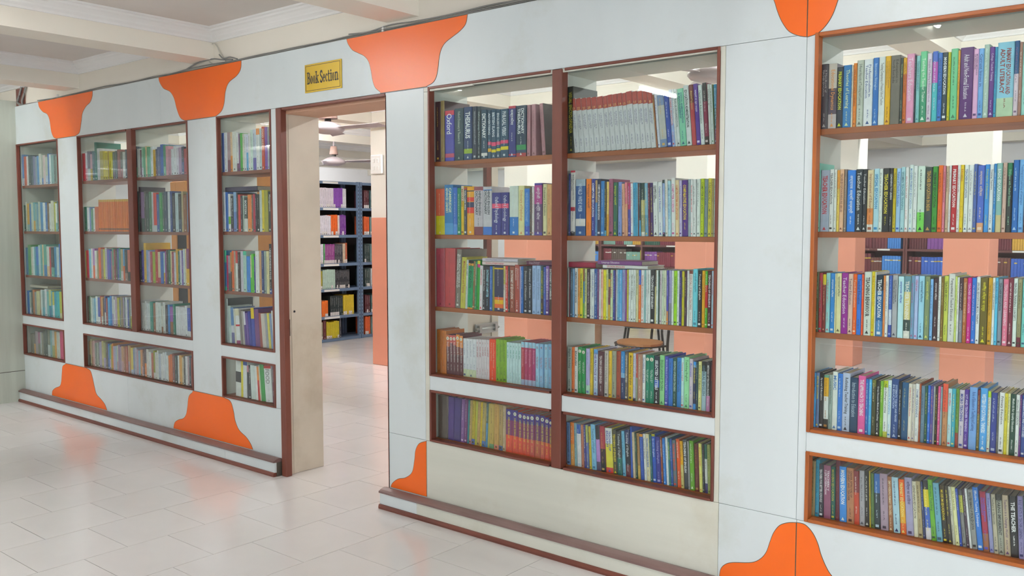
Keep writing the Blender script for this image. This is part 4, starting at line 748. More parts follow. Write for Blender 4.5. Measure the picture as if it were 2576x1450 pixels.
class Ink:
    """mesh with one colour per face"""
    def __init__(s): s.v = []; s.f = []; s.c = []; s.n = 0; s.more = []
    def add(s, v, f, c):
        v = np.asarray(v, float)
        for q in f: s.f.append(tuple(i + s.n for i in q)); s.c.append(c)
        s.v.append(v); s.n += len(v)
    def merge(s, o, T):
        for _, q in o.more: s.merge(q, T)
        off = s.n
        if not o.n: return
        s.v.append(T(np.concatenate(o.v))); s.n += o.n
        s.f += [tuple(i + off for i in q) for q in o.f]; s.c += o.c
    def build(s, name, parent=None, m='print', fix=True):
        me = bpy.data.meshes.new(name)
        v = np.concatenate(s.v)
        me.from_pydata(v.tolist(), [], s.f)
        at = me.attributes.new('ink', 'FLOAT_COLOR', 'FACE')
        at.data.foreach_set('color', np.array(s.c, np.float32).ravel())
        me.materials.append(MATS[m]); me.update()
        o = bpy.data.objects.new(name, me); COL.objects.link(o)
        if parent: o.parent = parent
        return o

PAGE = [hexc(h) for h in ('cfc5b2', 'bdb29e', 'd8cfbd', 'b0a590', 'c6bca8')]
def cover_geo(w, d, h, bands, cov):
    """U shaped cover, spine towards -y, foot at z=0, left edge at x=0"""
    k = Ink()
    t = min(.0016, w * .12); c = min(.0025, w * .22); s_ = c + t
    O = [(0, d), (0, c), (c, 0), (w - c, 0), (w, c), (w, d)]; I = [(w - t, d), (w - t, s_), (t, s_), (t, d)]
    zs = [h] + [h * (1 - b_) for b_, _ in bands[1:]] + [0]
    for i in range(len(zs) - 1):
        z1, z0 = zs[i], zs[i + 1]; col = bands[i][1]
        v = [(x, y, z) for z in (z0, z1) for x, y in O]
        k.add(v, [(1, 2, 8, 7), (2, 3, 9, 8), (3, 4, 10, 9)], col)
        k.add(v, [(0, 1, 7, 6), (4, 5, 11, 10)], cov)
    v = [(x, y, z) for z in (0, h) for x, y in I]
    k.add(v, [(0, 1, 5, 4), (1, 2, 6, 5), (2, 3, 7, 6)], cov)
    v = [(x, y, h) for x, y in O] + [(x, y, h) for x, y in I]
    k.add(v, [(0, 1, 8, 9), (1, 2, 8), (2, 3, 7, 8), (3, 4, 7), (4, 5, 6, 7)], cov)
    v = [(x, y, 0) for x, y in O] + [(x, y, 0) for x, y in I]
    k.add(v, [(9, 8, 1, 0), (8, 2, 1), (8, 7, 3, 2), (7, 4, 3), (7, 6, 5, 4)], cov)
    return k
def pages_geo(w, d, h, col):
    k = Ink(); t = min(.0016, w * .12); c = min(.0025, w * .22)
    x0, x1, y0, y1, z0, z1 = t, w - t, c + t, d - .004, .002, h - .0025
    v = [(x, y, z) for z in (z0, z1) for y in (y0, y1) for x in (x0, x1)]
    k.add(v, [(0, 2, 3, 1), (4, 5, 7, 6), (0, 1, 5, 4), (2, 6, 7, 3), (0, 4, 6, 2), (1, 3, 7, 5)], col)
    return k
def fit_text(k, s_, col, x0, x1, zt, zb, bold=0.012, y=-.0004):
    """line(s) running down the spine between x0..x1 and zt..zb; '/' parts the lines"""
    lines = s_.split('/'); n = len(lines)
    cw = (x1 - x0) / n; L = zt - zb
    for i, ln in enumerate(lines):
        if (ln, bold) not in TXT: continue
        v, f, sz = TXT[(ln, bold)]
        sc = cw * .8 / max(sz[1], .75)
        sl = sc
        if sz[0] * sl > L: sl = L / sz[0]
        if sl < sc * .5: sc = sl / .5
        elif sz[0] * sl < L * .62: sl = min(L * .8 / sz[0], sl * 1.35)
        hh = sz[1] * sc
        xb = x1 - cw * (i + 1) + (cw - hh) / 2            # first line is nearest the right edge
        u = v[:, 0] * sl; w_ = v[:, 1] * sc
        k.add(np.stack([xb + w_, np.full(len(v), y), zt - u], 1), f, col)
def across(k, s_, col, xc, zc, hgt, maxw, y=-.0004, bold=0.012):
    if (s_, bold) not in TXT: return
    v, f, sz = TXT[(s_, bold)]
    sc = hgt / sz[1]; sx = min(sc, maxw / sz[0])
    k.add(np.stack([xc + (v[:, 0] - sz[0] / 2) * sx, np.full(len(v), y), zc + (v[:, 1] - sz[1] / 2) * sc], 1), f, col)
def quad(k, x0, x1, z0, z1, col, y=-.0004):
    k.add([(x0, y, z0), (x1, y, z0), (x1, y, z1), (x0, y, z1)], [(0, 1, 2, 3)], col)
def small_print(k, rnd, x0, x1, zt, zb, col):
    """print too small to read in the photograph: a row of letter-sized ticks parted into words"""
    z = zt; xm = (x0 + x1) / 2; hw = min((x1 - x0) / 2, .0024)
    while z - zb > .003:
        for _ in range(rnd.randint(3, 9)):
            if z - zb < .0015: break
            a_, b_ = rnd.choice(((-1, 1), (-1, .4), (-.4, 1), (-1, .5), (-1, -.2)))
            quad(k, xm + a_ * hw, xm + b_ * hw, z - .0011, z, col); z -= .0018
        z -= .0024
def disc(k, xc, zc, r, col, y=-.0003):
    k.add([(xc + r * math.cos(i * math.pi / 5), y, zc + r * math.sin(i * math.pi / 5)) for i in range(10)], [tuple(range(10))], col)
def letter_geo(w, h, title, tcol, rnd, base=None, ring=True):
    k = Ink(); m = Ink(); k.more.append(('small_print', m))
    if not tcol: return k
    c = hexc(tcol)
    soft = tuple(c)
    a, b_ = w * .14, w * .86
    t = title or ''
    if t.startswith('N'):
        num, _, rest = t[1:].partition(' ')
        if num.isdigit():
            r = min(w * .36, .008)
            dark = base is not None and sum(base[:3]) < 1.45
            if not ring: across(k, num, hexc('ecb878'), w / 2, h * .815, min(w * .5, .011), w * .8)
            elif dark:
                disc(k, w / 2, h * .91, r * 1.15, hexc('f0ecd8')); across(k, num, hexc('3a3434'), w / 2, h * .91, r * 1.2, w * .6)
            else: across(k, num, c, w / 2, h * .91, r * 1.4, w * .8)
            t = rest
            if t: fit_text(k, t, c, a, b_, h * .82, h * .32)
            else: small_print(m, rnd, w * .5, w * .72, h * .7, h * .42, soft); small_print(m, rnd, w * .25, w * .42, h * .68, h * .45, soft)
            small_print(m, rnd, w * .4, w * .6, h * .26, h * .1, soft)
            return k
    if t:
        n = sum(len(q) for q in t.split('/')) / (1 + t.count('/'))
        Lf = .62 if n > 14 else (.5 if n > 8 else .4)
        top = rnd.uniform(.9, .95)
        lines = t.split('/'); cw = (b_ - a) / len(lines)
        for q, ln in enumerate(lines):
            kk = k if q == 0 else Ink()
            fit_text(kk, ln, c, b_ - cw * (q + 1), b_ - cw * q, h * top, h * (top - Lf), bold=.03 if ln.isupper() and w > .015 else .012)
            if q: k.more.append(('spine_lettering', kk))
        if rnd.random() < .75 and w > .006:
            small_print(m, rnd, w * .4, w * .62, h * (top - Lf - .05), h * max(.1, top - Lf - .22), soft)
    else:
        top = rnd.uniform(.86, .95)
        small_print(m, rnd, w * .28, w * .6, h * top, h * (top - rnd.uniform(.3, .5)), soft)
        small_print(m, rnd, w * .38, w * .6, h * .34, h * rnd.uniform(.14, .2), soft)
    if w > .007 and rnd.random() < .8:
        q = min(w * .3, .006); z = h * .055; m_ = w / 2
        if rnd.random() < .55: m.add([(m_ - q, -.0004, z - q), (m_ + q, -.0004, z - q), (m_, -.0004, z + q)], [(0, 1, 2)], soft)
        else: quad(m, m_ - q, m_ + q, z - q * .8, z + q * .8, soft)
    return k

# ---- read the rows
BOOKS = []
def parse_cols(tok):
    cols = []
    cov = None
    for q in tok:
        if '@' in q:
            h_, f_ = q.split('@'); f_ = float(f_)
            if f_ > 1: cov = hexc(h_)
            else: cols.append((f_, hexc(h_), h_))
        else: cols.append((0.0, hexc(q), q))
    return cols, cov
for rk, (ox, oy, sc, zsh, case, txt) in ROWS.items():
    y = SPINE_Y[case]; idx = 0
    zf = zsh + (0.0004 if zsh > .8 or zsh < 0 else .0004)
    last_x1 = -99
    for ent in txt.replace('\n', ';').split(';'):
        if not ent.strip(): continue
        F_ = ent.split('|'); tok = F_[0].split(',')
        xl, xr, tp = (float(q) for q in tok[:3])
        cols, cov = parse_cols(tok[3:])
        title = F_[1] if len(F_) > 1 else ''
        tc = F_[2] if len(F_) > 2 and F_[2] else None
        lean = float(F_[3]) if len(F_) > 3 and F_[3] else 0.0
        if len(F_) == 1: tc = '5a5a5a' if sum(cols[0][1][:3]) > .5 else 'd8d8d8'
        u0, u1 = ox + xl / sc, ox + xr / sc
        x0, x1 = x_at(u0, y, zf), x_at(u1, y, zf)
        if case == 'D': x0 = max(x0, -3.1465)
        if x0 < last_x1 + .0002: x0 = last_x1 + .0002
        last_x1 = x1
        zt = z_at(oy + tp / sc, (x0 + x1) / 2, y)
        BOOKS.append(dict(row=rk, case=case, i=idx, x0=x0, w=max(.003, x1 - x0), z=zf, h=max(.1, zt - zf) / math.cos(lean), y=y, cols=cols, cov=cov, title=title, tc=tc, lean=lean))
        idx += 1
for ln in FAR.strip().split('\n'):
    q = ln.split(); rk = q[0]; case = rk[0]; y = SPINE_Y[case]
    u0, u1, v0, v1, zsh = (float(t) for t in q[1:6]); cols = q[6:]
    zf = zsh + .0004
    rnd = random.Random(rk)
    ws = [rnd.uniform(.65, 1.45) for _ in cols]; tot = sum(ws); a = 0
    X0, X1 = x_at(u0, y, zf), x_at(u1, y, zf)
    for i, c in enumerate(cols):
        c, _, plus = c.partition('+')
        xa = X0 + (X1 - X0) * a / tot; a += ws[i]; xb = X0 + (X1 - X0) * a / tot - .0005
        fr = (i + .5) / len(cols)
        zt = z_at(v0 + (v1 - v0) * fr, (xa + xb) / 2, y)
        h = zt - zf + (float(plus) / 100 if plus else 0) + (rnd.uniform(-.016, .012) if rk != 'BL2b' else 0)
        cc = [(0.0, hexc(c), c)]
        if rk == 'BL2b':
            cc = [(0.0, hexc('e8b848'), c), (.07, hexc(c), c), (.9, hexc('8a5a3a'), c), (.95, hexc(c), c)]; xb -= .0035
        if rnd.random() < .25 and rk != 'BL2b': cc.append((rnd.uniform(.5, .85), hexc(rnd.choice(cols)[:6]), c))
        BOOKS.append(dict(row=rk, case=case, i=i, x0=xa, w=xb - xa, z=zf, h=h, y=y + rnd.uniform(0, .004), cols=cc, cov=None, title='', tc='e8e4dc' if sum(hexc(c)[:3]) < .7 else '55504a', lean=0))
for i, bk in enumerate(BOOKS):
    u, v, dd = proj(bk['x0'] + bk['w'] / 2, bk['y'], bk['z'] + bk['h'] / 2)
    bk['area'] = (bk['w'] * FPX / dd * .8) * (bk['h'] * FPX / dd) if u < 2570 else 0
    bk['d'] = random.Random(i * 7 + 1).uniform(.135, .165) if bk['h'] < .26 else .19
order = sorted(range(len(BOOKS)), key=lambda i: -BOOKS[i]['area'])
single = set(i for i in order[:285] if BOOKS[i]['area'] > 0)
strs = set(['a'])
for bk in BOOKS:
    t = bk['title']
    if t.startswith('N') and t[1:2].isdigit():
        n_, _, t = t[1:].partition(' '); strs.add(n_)
    for q in t.split('/'):
        if q.strip(): strs.add(q)
need_text(sorted(strs), .012)
need_text(sorted(q for q in strs if q.isupper()), .03)

# ---- names of colours for the labels
def colname(h):
    import colorsys
    r, g_, b_ = (int(h[i:i + 2], 16) / 255 for i in (0, 2, 4))
    hu, s_, v = colorsys.rgb_to_hsv(r, g_, b_); hu *= 360
    if v < .24: return 'black'
    if s_ < .12: return 'white' if v > .86 else ('pale grey' if v > .7 else ('grey' if v > .4 else 'charcoal'))
    if s_ < .22 and v > .85: return {0: 'pinkish white', 1: 'cream', 2: 'pale green', 3: 'pale blue', 4: 'pale lilac', 5: 'pale pink'}[int(((hu + 15) % 360) / 60)]
    if hu < 12 or hu >= 345: n = 'red' if s_ > .5 else 'rose'
    elif hu < 40: n = 'orange' if s_ > .62 and v > .8 else ('brown' if v < .72 else 'tan')
    elif hu < 66: n = 'yellow' if v > .75 and s_ > .5 else ('olive' if v < .7 else 'cream')
    elif hu < 95: n = 'lime green'
    elif hu < 165: n = 'green'
    elif hu < 195: n = 'teal'
    elif hu < 250: n = 'blue'
    elif hu < 290: n = 'purple' if s_ > .3 else 'lilac'
    else: n = 'magenta' if s_ > .6 and v > .6 else ('plum' if v < .6 else 'pink')
    if n in ('red', 'brown', 'olive', 'green', 'teal', 'blue', 'purple', 'plum'):
        if v < .42: n = {'red': 'maroon', 'blue': 'navy'}.get(n, 'dark ' + n)
        elif v > .75 and s_ < .5: n = 'light ' + n
    return n
NUMW = 'zero one two three four five six seven eight nine ten eleven twelve thirteen fourteen fifteen sixteen seventeen eighteen nineteen twenty twenty-one twenty-two twenty-three'.split()
HIDE = {'oxford', 'cambridge', 'swami', 'vivekananda', 'gandhian', 'ugc', 'ugc-net'}
SH = {'1': 'top', '2': 'second', '3': 'third', '4': 'fourth', '5': 'lowest'}
def place(rk):
    case = {'E': 'E', 'L': 'D', 'R': 'D', 'C': 'C', 'A': 'A', 'B': 'B'}[rk[0]]
    s_ = SH[[q for q in rk if q.isdigit()][0]] + ' shelf'
    side = {'L': ', bay nearer the doorway', 'R': ', bay farther from the doorway'}.get(rk[0], '')
    return '%s of %s%s' % (s_, CASE_NAME[case], side)
def has_dev(t): return any('\u0900' <= q <= '\u097f' for q in t)
ORD = 'first second third fourth fifth sixth seventh eighth ninth tenth eleventh twelfth thirteenth fourteenth fifteenth sixteenth seventeenth eighteenth nineteenth'.split()
TENS = {2: 'twent', 3: 'thirt', 4: 'fort', 5: 'fift'}
def ordinal(n):
    if n < 20: return ORD[n - 1]
    t, u = divmod(n, 10)
    return TENS[t] + ('ieth' if u == 0 else 'y-' + ORD[u - 1])
def short_place(rk):
    s_ = SH[[q for q in rk if q.isdigit()][0]]
    return {'E': '%s shelf, orange framed bookcase', 'L': '%s shelf, doorway bay of beige edged bookcase', 'R': '%s shelf, far bay of beige edged bookcase', 'C': '%s shelf, narrow bookcase beside doorway', 'A': '%s shelf, bookcase by grey pillar', 'B': '%s shelf, two bay dark bookcase'}[rk[0]] % s_
by_row = {}
for i, bk in enumerate(BOOKS): by_row.setdefault(bk['row'], []).append(i)
def label_for(i, level):
    bk = BOOKS[i]; h0 = bk['cols'][0][2]
    # widest band names the book
    fr = [q[0] for q in bk['cols']] + [1.0]
    wd_ = [(fr[k + 1] - fr[k], bk['cols'][k][2]) for k in range(len(bk['cols']))]
    main = colname(max(wd_)[1])
    size = 'thick ' if bk['w'] > .024 else ('slim ' if bk['w'] < .0095 else '')
    if 'pale' in main or 'light' in main or 'dark' in main: size = size if level == 0 else ''
    t = bk['title'].replace('/', ' ')
    num = ''
    if t.startswith('N') and t[1:2].isdigit():
        num, _, t = t[1:].partition(' ')
    words = [q for q in t.split() if q.lower() not in HIDE]
    lett = ''
    if has_dev(t): lett = 'with Hindi lettering'
    elif words and not any(q.lower() in HIDE for q in t.split()): lett = 'lettered ' + ' '.join(w_.capitalize() for w_ in words[:3])
    if num: lett = 'numbered ' + NUMW[int(num)]
    row = by_row[bk['row']]; k = row.index(i)
    nb = lambda j: colname(max((fr2, c2) for fr2, c2 in [((BOOKS[j]['cols'] + [(1.0, 0, 0)])[q + 1][0] - BOOKS[j]['cols'][q][0], BOOKS[j]['cols'][q][2]) for q in range(len(BOOKS[j]['cols']))])[1])
    pl_ = short_place(bk['row'])
    if level == 0 and lett: return '%s%s book %s, %s' % (size, main, lett, pl_)
    if level <= 1 and 0 < k < len(row) - 1: return '%s book between %s and %s ones, %s' % (main, nb(row[k - 1]), nb(row[k + 1]), pl_)
    if level <= 1: return '%s%s book at the end of its row, %s' % (size, main, pl_)
    return '%s book, %s from the doorway end, %s' % (main, ordinal(k + 1), pl_)
LAB = {}
for level in (0, 1, 2):
    todo = [i for i in single if i not in LAB]
    cand = {}
    for i in todo: cand.setdefault(label_for(i, level), []).append(i)
    used = set(LAB.values())
    for l_, ii in cand.items():
        if len(ii) == 1 and l_ not in used and len(l_.replace(',', '').split()) <= 16: LAB[ii[0]] = l_
for i in single:
    if i not in LAB: LAB[i] = label_for(i, 2)

# ---- build them
GROUP = {'E': 'books in the orange framed bookcase', 'D': 'books in the beige edged bookcase', 'C': 'books in the bookcase beside the doorway', 'B': 'books in the two bay dark bookcase', 'A': 'books in the bookcase by the grey pillar'}
stuff = Ink()
def xf(x, y, z, lean, w):
    """stand the book at x,y,z leaning by lean (positive: head to the right)"""
    ca, sa = math.cos(lean), math.sin(lean)
    px = w if lean > 0 else 0.0                                # it rests on this lower corner
    def T(v):
        a = v[:, 0] - px; b_ = v[:, 2]
        return np.stack([x + px + a * ca + b_ * sa, y + v[:, 1], z - a * sa + b_ * ca], 1)
    return T
def make_single(name, bands, cov, page, w, d, h, let, loc, rot=(0, 0, 0), label='', group=None):
    e = empty(name, loc); e.rotation_euler = rot
    tag(e, label, 'book', group)
    cover_geo(w, d, h, bands, cov).build('cover', e)
    pages_geo(w, d, h, page).build('page_block', e, 'page_paper')
    for nm, q in [('spine_lettering', let)] + let.more:
        if q.n: q.build(nm, e)
    return e
for i, bk in enumerate(BOOKS):
    rnd = random.Random(i * 13 + 5)
    bands = [(q[0], q[1]) for q in bk['cols']]
    cov = bk['cov'] or max(((bk['cols'] + [(1.0, 0, 0)])[k + 1][0] - bk['cols'][k][0], bk['cols'][k][1]) for k in range(len(bk['cols'])))[1]
    w, h, d = bk['w'] - .0004, bk['h'], bk['d']
    page = rnd.choice(PAGE)
    let = letter_geo(w, h, bk['title'], bk['tc'], rnd, bk['cols'][0][1], bk['row'] != 'R1') if bk['row'] != 'BL2b' else Ink()
    if i in single:
        ln = bk['lean']; px = w if ln > 0 else 0.0
        x = bk['x0'] + px - px * math.cos(ln); z = bk['z'] + px * math.sin(ln)
        make_single('book', bands, cov, page, w, d, h, let, (x, bk['y'], z), (0, ln, 0), LAB[i], GROUP[bk['case']])
    else:
        T = xf(bk['x0'], bk['y'], bk['z'], bk['lean'], w)
        for k in (cover_geo(w, d, h, bands, cov), pages_geo(w, d, h, page), let): stuff.merge(k, T)
# ---- books lying flat on the rows
def flat_book(u0, u1, vt, vb, y, ox, oy, sc, cols, title, tc, label, zb=None, group=None, xmin=-99):
    zb_ = zb
    x0 = max(xmin, x_at(ox + u0 / sc, y, zb_)); x1 = x_at(ox + u1 / sc, y, zb_)
    th = (vb - vt) / sc / (FPX / proj(x0, y, zb_)[2])
    rnd = random.Random(title)
    L = x1 - x0
    k = Ink()
    # lettering is laid out as for a standing book, then the book is laid down with its head to the left
    let = Ink()
    if title: fit_text(let, title, hexc(tc), th * .12, th * .88, L * .9, L * .38)
    e = make_single('book', [(0.0, hexc(cols))], hexc(cols), PAGE[0], th, .145, L, let, (x1, y, zb_), (0, -math.pi / 2, 0), label, group)
    return zb_ + th
need_text(['Structure of English Language', 'How to Write and Speak Correct English', 'How to Win Friends/& Influence People'.split('/')[0], '& Influence People', 'SPOKEN ENGLISH', 'Language Education'], .012)
def top_of(rk, u0, u1):
    q = BOOKS[by_row[rk][0]]
    a, b_ = x_at(u0, q['y'], q['z']), x_at(u1, q['y'], q['z'])
    return max(BOOKS[i]['z'] + BOOKS[i]['h'] for i in by_row[rk] if BOOKS[i]['x0'] + BOOKS[i]['w'] > a and BOOKS[i]['x0'] < b_) + .0015
G = 'books laid flat on top of the standing rows'
z = top_of('L3', 1085 + 940 / 7.252, 1085 + 1500 / 7.252)
z = flat_book(928, 1575, 350, 412, .05, 1085, 610, 7.252, 'ecd8d4', 'Structure of English Language', 'd8404a', 'pinkish white book lettered Structure of English Language lying flat below another white one', z, group=G)
flat_book(930, 1575, 293, 350, .055, 1085, 610, 7.252, 'dcd4e0', 'How to Write and Speak Correct English', '8a7aa0', 'lilac white book lettered How to Write lying flat on a pinkish white one', z + .0006, group=G)
z = top_of('L3', 1085 + 1740 / 7.252, 1085 + 2200 / 7.252)
flat_book(1738, 2198, 340, 412, .052, 1085, 610, 7.252, '6a2a4a', 'How to Win Friends/& Influence People', 'd8c8d0', 'maroon book lying flat above the dictionaries beside the brown post', z, group=G)
z = top_of('R3', 1420 + 620 / 6.44, 1420 + 1340 / 6.44)
z = flat_book(620, 1345, 190, 242, .055, 1420, 640, 6.44, 'ececea', 'SPOKEN ENGLISH', 'd8304a', 'white book lettered Spoken English in red lying flat under a purple one', z, group=G)
flat_book(535, 1248, 122, 188, .058, 1420, 640, 6.44, '8a4a90', 'Language Education', 'f4ecf4', 'purple book lettered Language Education lying flat on a white one', z + .0006, group=G)
z = top_of('R3', 1420 + 90 / 6.44, 1420 + 470 / 6.44)
flat_book(68, 500, 118, 205, .075, 1420, 640, 6.44, 'b8244a', '', None, 'crimson book lying flat against the brown post side of the row', z, group=G)
z = top_of('C2', 562, 640)
flat_book(78, 455, 815, 862, .05, 540, 280, 4.266, '3a3450', '', None, 'dark purple book lying flat on the second row of the bookcase beside the doorway', z, group=G, xmin=-5.018)
z = top_of('A4', 68, 130)
flat_book(66, 120, 716, 722, .06, 0, 0, 1.0, 'c8c0b0', '', None, 'pale grey book lying flat on the fourth row by the grey pillar', z, group=G, xmin=-8.015)
# ================================================================== SIGN, CABLES, LAMPS
sg = empty('sign', (-3.959, 0, 2.331)); tag(sg, 'gold sign reading Book Section above the doorway', 'sign')
rectpart('plate', sg, -.158, .158, -.006, -.0005, -.078, .078, 'gold', .001)
b = MB()
for o_, t_ in ((.0085, .0022),):
    X, Z = .158 - o_, .078 - o_
    b.box(-X, X, -.0068, -.006, Z - t_, Z, 'black'); b.box(-X, X, -.0068, -.006, -Z, -Z + t_, 'black')
    b.box(-X, -X + t_, -.0068, -.006, -Z, Z, 'black'); b.box(X - t_, X, -.0068, -.006, -Z, Z, 'black')
b.build('border', sg)
# slab serif letters: stems, bowls and bracketed feet
def slab_text():
    """'Book Section' in a condensed slab face: strokes as thick polylines plus serifs; units: x-height 1"""
    st, th = .26, .12
    out = []          # (polyline, half width list)
    X = 0
    def arc(cx, cz, rx, rz, a0, a1, n=14):
        return [(cx + rx * math.cos(math.radians(a0 + (a1 - a0) * i / n)), cz + rz * math.sin(math.radians(a0 + (a1 - a0) * i / n))) for i in range(n + 1)]
    def stroke(pts, w0, w1=None):
        out.append((pts, w0, w1 if w1 is not None else w0))
    def stem(x, z0, z1, l=1, r=1, sl=.16):
        stroke([(x, z0), (x, z1)], st / 2)
        for z_, s0 in ((z0, 1), (z1, -1)):
            zz = z_ + s0 * th / 2
            stroke([(x - (st / 2 + sl * l), zz), (x + (st / 2 + sl * r), zz)], th / 2)
    def bowl(x, w):
        n = 28; pts = [(x + w / 2 * (1 + math.cos(2 * math.pi * i / n)) , .5 + .5 * math.sin(2 * math.pi * i / n)) for i in range(n + 1)]
        out.append(('ring', x, w))
    H = 1.5
    # B
    x = .28
    stem(x, 0, H, 1, .2)
    stroke([(x, H - .06), (x + .3, H - .06)] + arc(x + .3, H - .36, .28, .3, 90, -90, 10) + [(x, .82)], .07, .07)
    stroke([(x, .82), (x + .34, .78)] + arc(x + .34, .42, .32, .36, 90, -90, 10) + [(x, .06)], .07, .07)
    stroke(arc(x + .3, H - .36, .26, .28, 60, -60, 8), .12); stroke(arc(x + .34, .42, .3, .33, 60, -60, 8), .13)
    X = 1.14
    for _ in range(2): bowl(X, .72); X += .86
    # k
    x = X + .2
    stem(x, 0, H, 1, .9)
    stroke([(x + .1, .45), (x + .55, .97)], .07); stroke([(x + .25, .6), (x + .6, .05)], .13)
    stroke([(x + .38, .95), (x + .8, .95)], th / 2); stroke([(x + .4, .05), (x + .86, .05)], th / 2)
    X = x + 1.3
    # S
    c = X + .36
    stroke(arc(c, 1.12, .3, .33, 20, 180, 10) + arc(c, .38, .32, .34, 110, -160, 16)[0:0] + [(c - .28, 1.0), (c, .78), (c + .28, .56)] + arc(c, .4, .32, .36, 20, -160, 10), .12)
    stroke([(c + .31, 1.08), (c + .31, 1.46)], .05); stroke([(c - .33, .05), (c - .33, .45)], .05)
    X += .88
    # e
    out.append(('e', X, .72)); X += .84
    out.append(('c', X, .70)); X += .8
    # t
    x = X + .22
    stroke([(x, 1.35), (x, .25)] + arc(x + .18, .25, .18, .2, 180, 300, 6), st / 2 * .9); stroke([(x - .24, .94), (x + .4, .94)], th / 2)
    X += .74
    # i
    x = X + .26
    stem(x, 0, 1.0, 1, .9); stroke([(x - .11, 1.3), (x + .11, 1.3)], .13)
    X += .62
    bowl(X, .72); X += .86
    # n
    x = X + .24
    stem(x, 0, 1.0, 1, .7)
    stroke([(x, .72)] + arc(x + .34, .68, .3, .28, 150, 0, 10) + [(x + .64, .1)], .09)
    stroke([(x + .62, .68), (x + .62, 0)], st / 2 * .95); stroke([(x + .62 - .26, .06), (x + .62 + .3, .06)], th / 2)
    X += 1.16
    return out, X
_o, _W = slab_text()
lb = MB(); sx, sz = .272 / _W, .064 / 1.5
def _put(poly): lb.add([(-.136 + x * sx, -.0071 + random.uniform(-.00005, .00005), -.031 + z_ * sz) for x, z_ in poly], [tuple(range(len(poly)))], 'black')
def _stroke(pts, w):
    for i in range(len(pts) - 1):
        a = Vector(pts[i]); c_ = Vector(pts[i + 1]); d_ = (c_ - a)
        if d_.length < 1e-6: continue
        n_ = Vector((-d_.y, d_.x)).normalized() * w; e_ = d_.normalized() * w * .35
        _put([(a - n_ - e_)[:], (c_ - n_ + e_)[:], (c_ + n_ + e_)[:], (a + n_ - e_)[:]])
def _ring(x, w, a0, a1):
    n = 30; P_ = []
    for i in range(n + 1):
        a = math.radians(a0 + (a1 - a0) * i / n)
        t_ = .07 + .075 * abs(math.cos(a))
        P_.append(((x + w / 2 + w / 2 * math.cos(a), .5 + .52 * math.sin(a)), (x + w / 2 + (w / 2 - t_ * 1.7) * math.cos(a), .5 + (.52 - t_ * 1.2) * math.sin(a))))
    for i in range(n): _put([P_[i][0], P_[i + 1][0], P_[i + 1][1], P_[i][1]])
for s_ in _o:
    if s_[0] == 'ring': _ring(s_[1], s_[2], 0, 360)
    elif s_[0] == 'e': _ring(s_[1], s_[2], 0, 325); _stroke([(s_[1] + .06, .53), (s_[1] + s_[2] - .03, .53)], .06)
    elif s_[0] == 'c': _ring(s_[1], s_[2], 38, 322); _stroke([(s_[1] + s_[2] - .1, .74), (s_[1] + s_[2] - .1, .86)], .1)
    else: _stroke(s_[0], s_[1])
lb.build('lettering', sg)

def cable(pts, r, m, label, n=8):
    o = MB().tube(bez(pts, n), r, m, 6).build('cable', label=label, cat='cable', group='cables on top of the partition')
    return o
rnd = random.Random(3)
def run(x0, x1, y, z, amp, st=.22):
    n = max(3, int(abs(x1 - x0) / st)); return [(x0 + (x1 - x0) * i / n, y + rnd.uniform(-.006, .006), z + amp * rnd.random()) for i in range(n + 1)]
cable(run(-7.95, -.2, .006, WT + .001, .005), .0035, 'cable', 'long grey cable lying along the top edge of the partition')
cable(run(-7.6, -1.9, .008, WT + .008, .008), .004, 'cable', 'second grey cable running behind the first on the partition top')
cable(run(-3.75, -2.1, .005, WT + .012, .016, .16), .0035, 'cable', 'loose grey cable above the largest orange inlay')
cable([(-5.06, .012, 2.655), (-5.11, .0, 2.62), (-5.10, .008, 2.55), (-5.06, .018, 2.525)], .0035, 'cable_white', 'thin pale cable hanging from the coffer corner')
cable([(-5.05, .012, 2.655), (-5.0, .0, 2.63), (-4.97, .006, 2.58), (-4.93, .018, 2.53)], .0035, 'cable_white', 'second thin pale cable hanging from the coffer corner')
cable([(-5.35, .0, 2.525), (-5.2, -.004, 2.55), (-5.05, .0, 2.555), (-4.95, .006, 2.54), (-4.85, .012, 2.53)], .0045, 'cable', 'bundled grey cable above the middle orange inlay')
cable([(-4.98, .004, 2.575), (-4.93, .0, 2.545), (-4.86, .004, 2.545), (-4.8, .014, 2.528)], .004, 'cable', 'short stub of black cable beside the coffer corner')
cable([(-7.9, .02, 2.7), (-7.93, .0, 2.6), (-7.97, .0, 2.54), (-7.93, .012, 2.518)], .009, 'cable', 'grey cable dropping beside the grey pillar')
cable([(-7.82, .02, 2.7), (-7.83, .0, 2.61), (-7.88, .0, 2.55), (-7.9, .012, 2.52)], .009, 'cable', 'second grey cable dropping beside the grey pillar')
for x, l_ in ((-3.48, 'small white clip holding cables above the largest orange inlay'), (-7.25, 'small white clip holding cables above the farthest orange inlay')):
    MB().box(x - .008, x + .008, .002, .024, WT - .004, WT + .03, 'white_plastic', .002).build('cable_clip', label=l_, cat='clip')

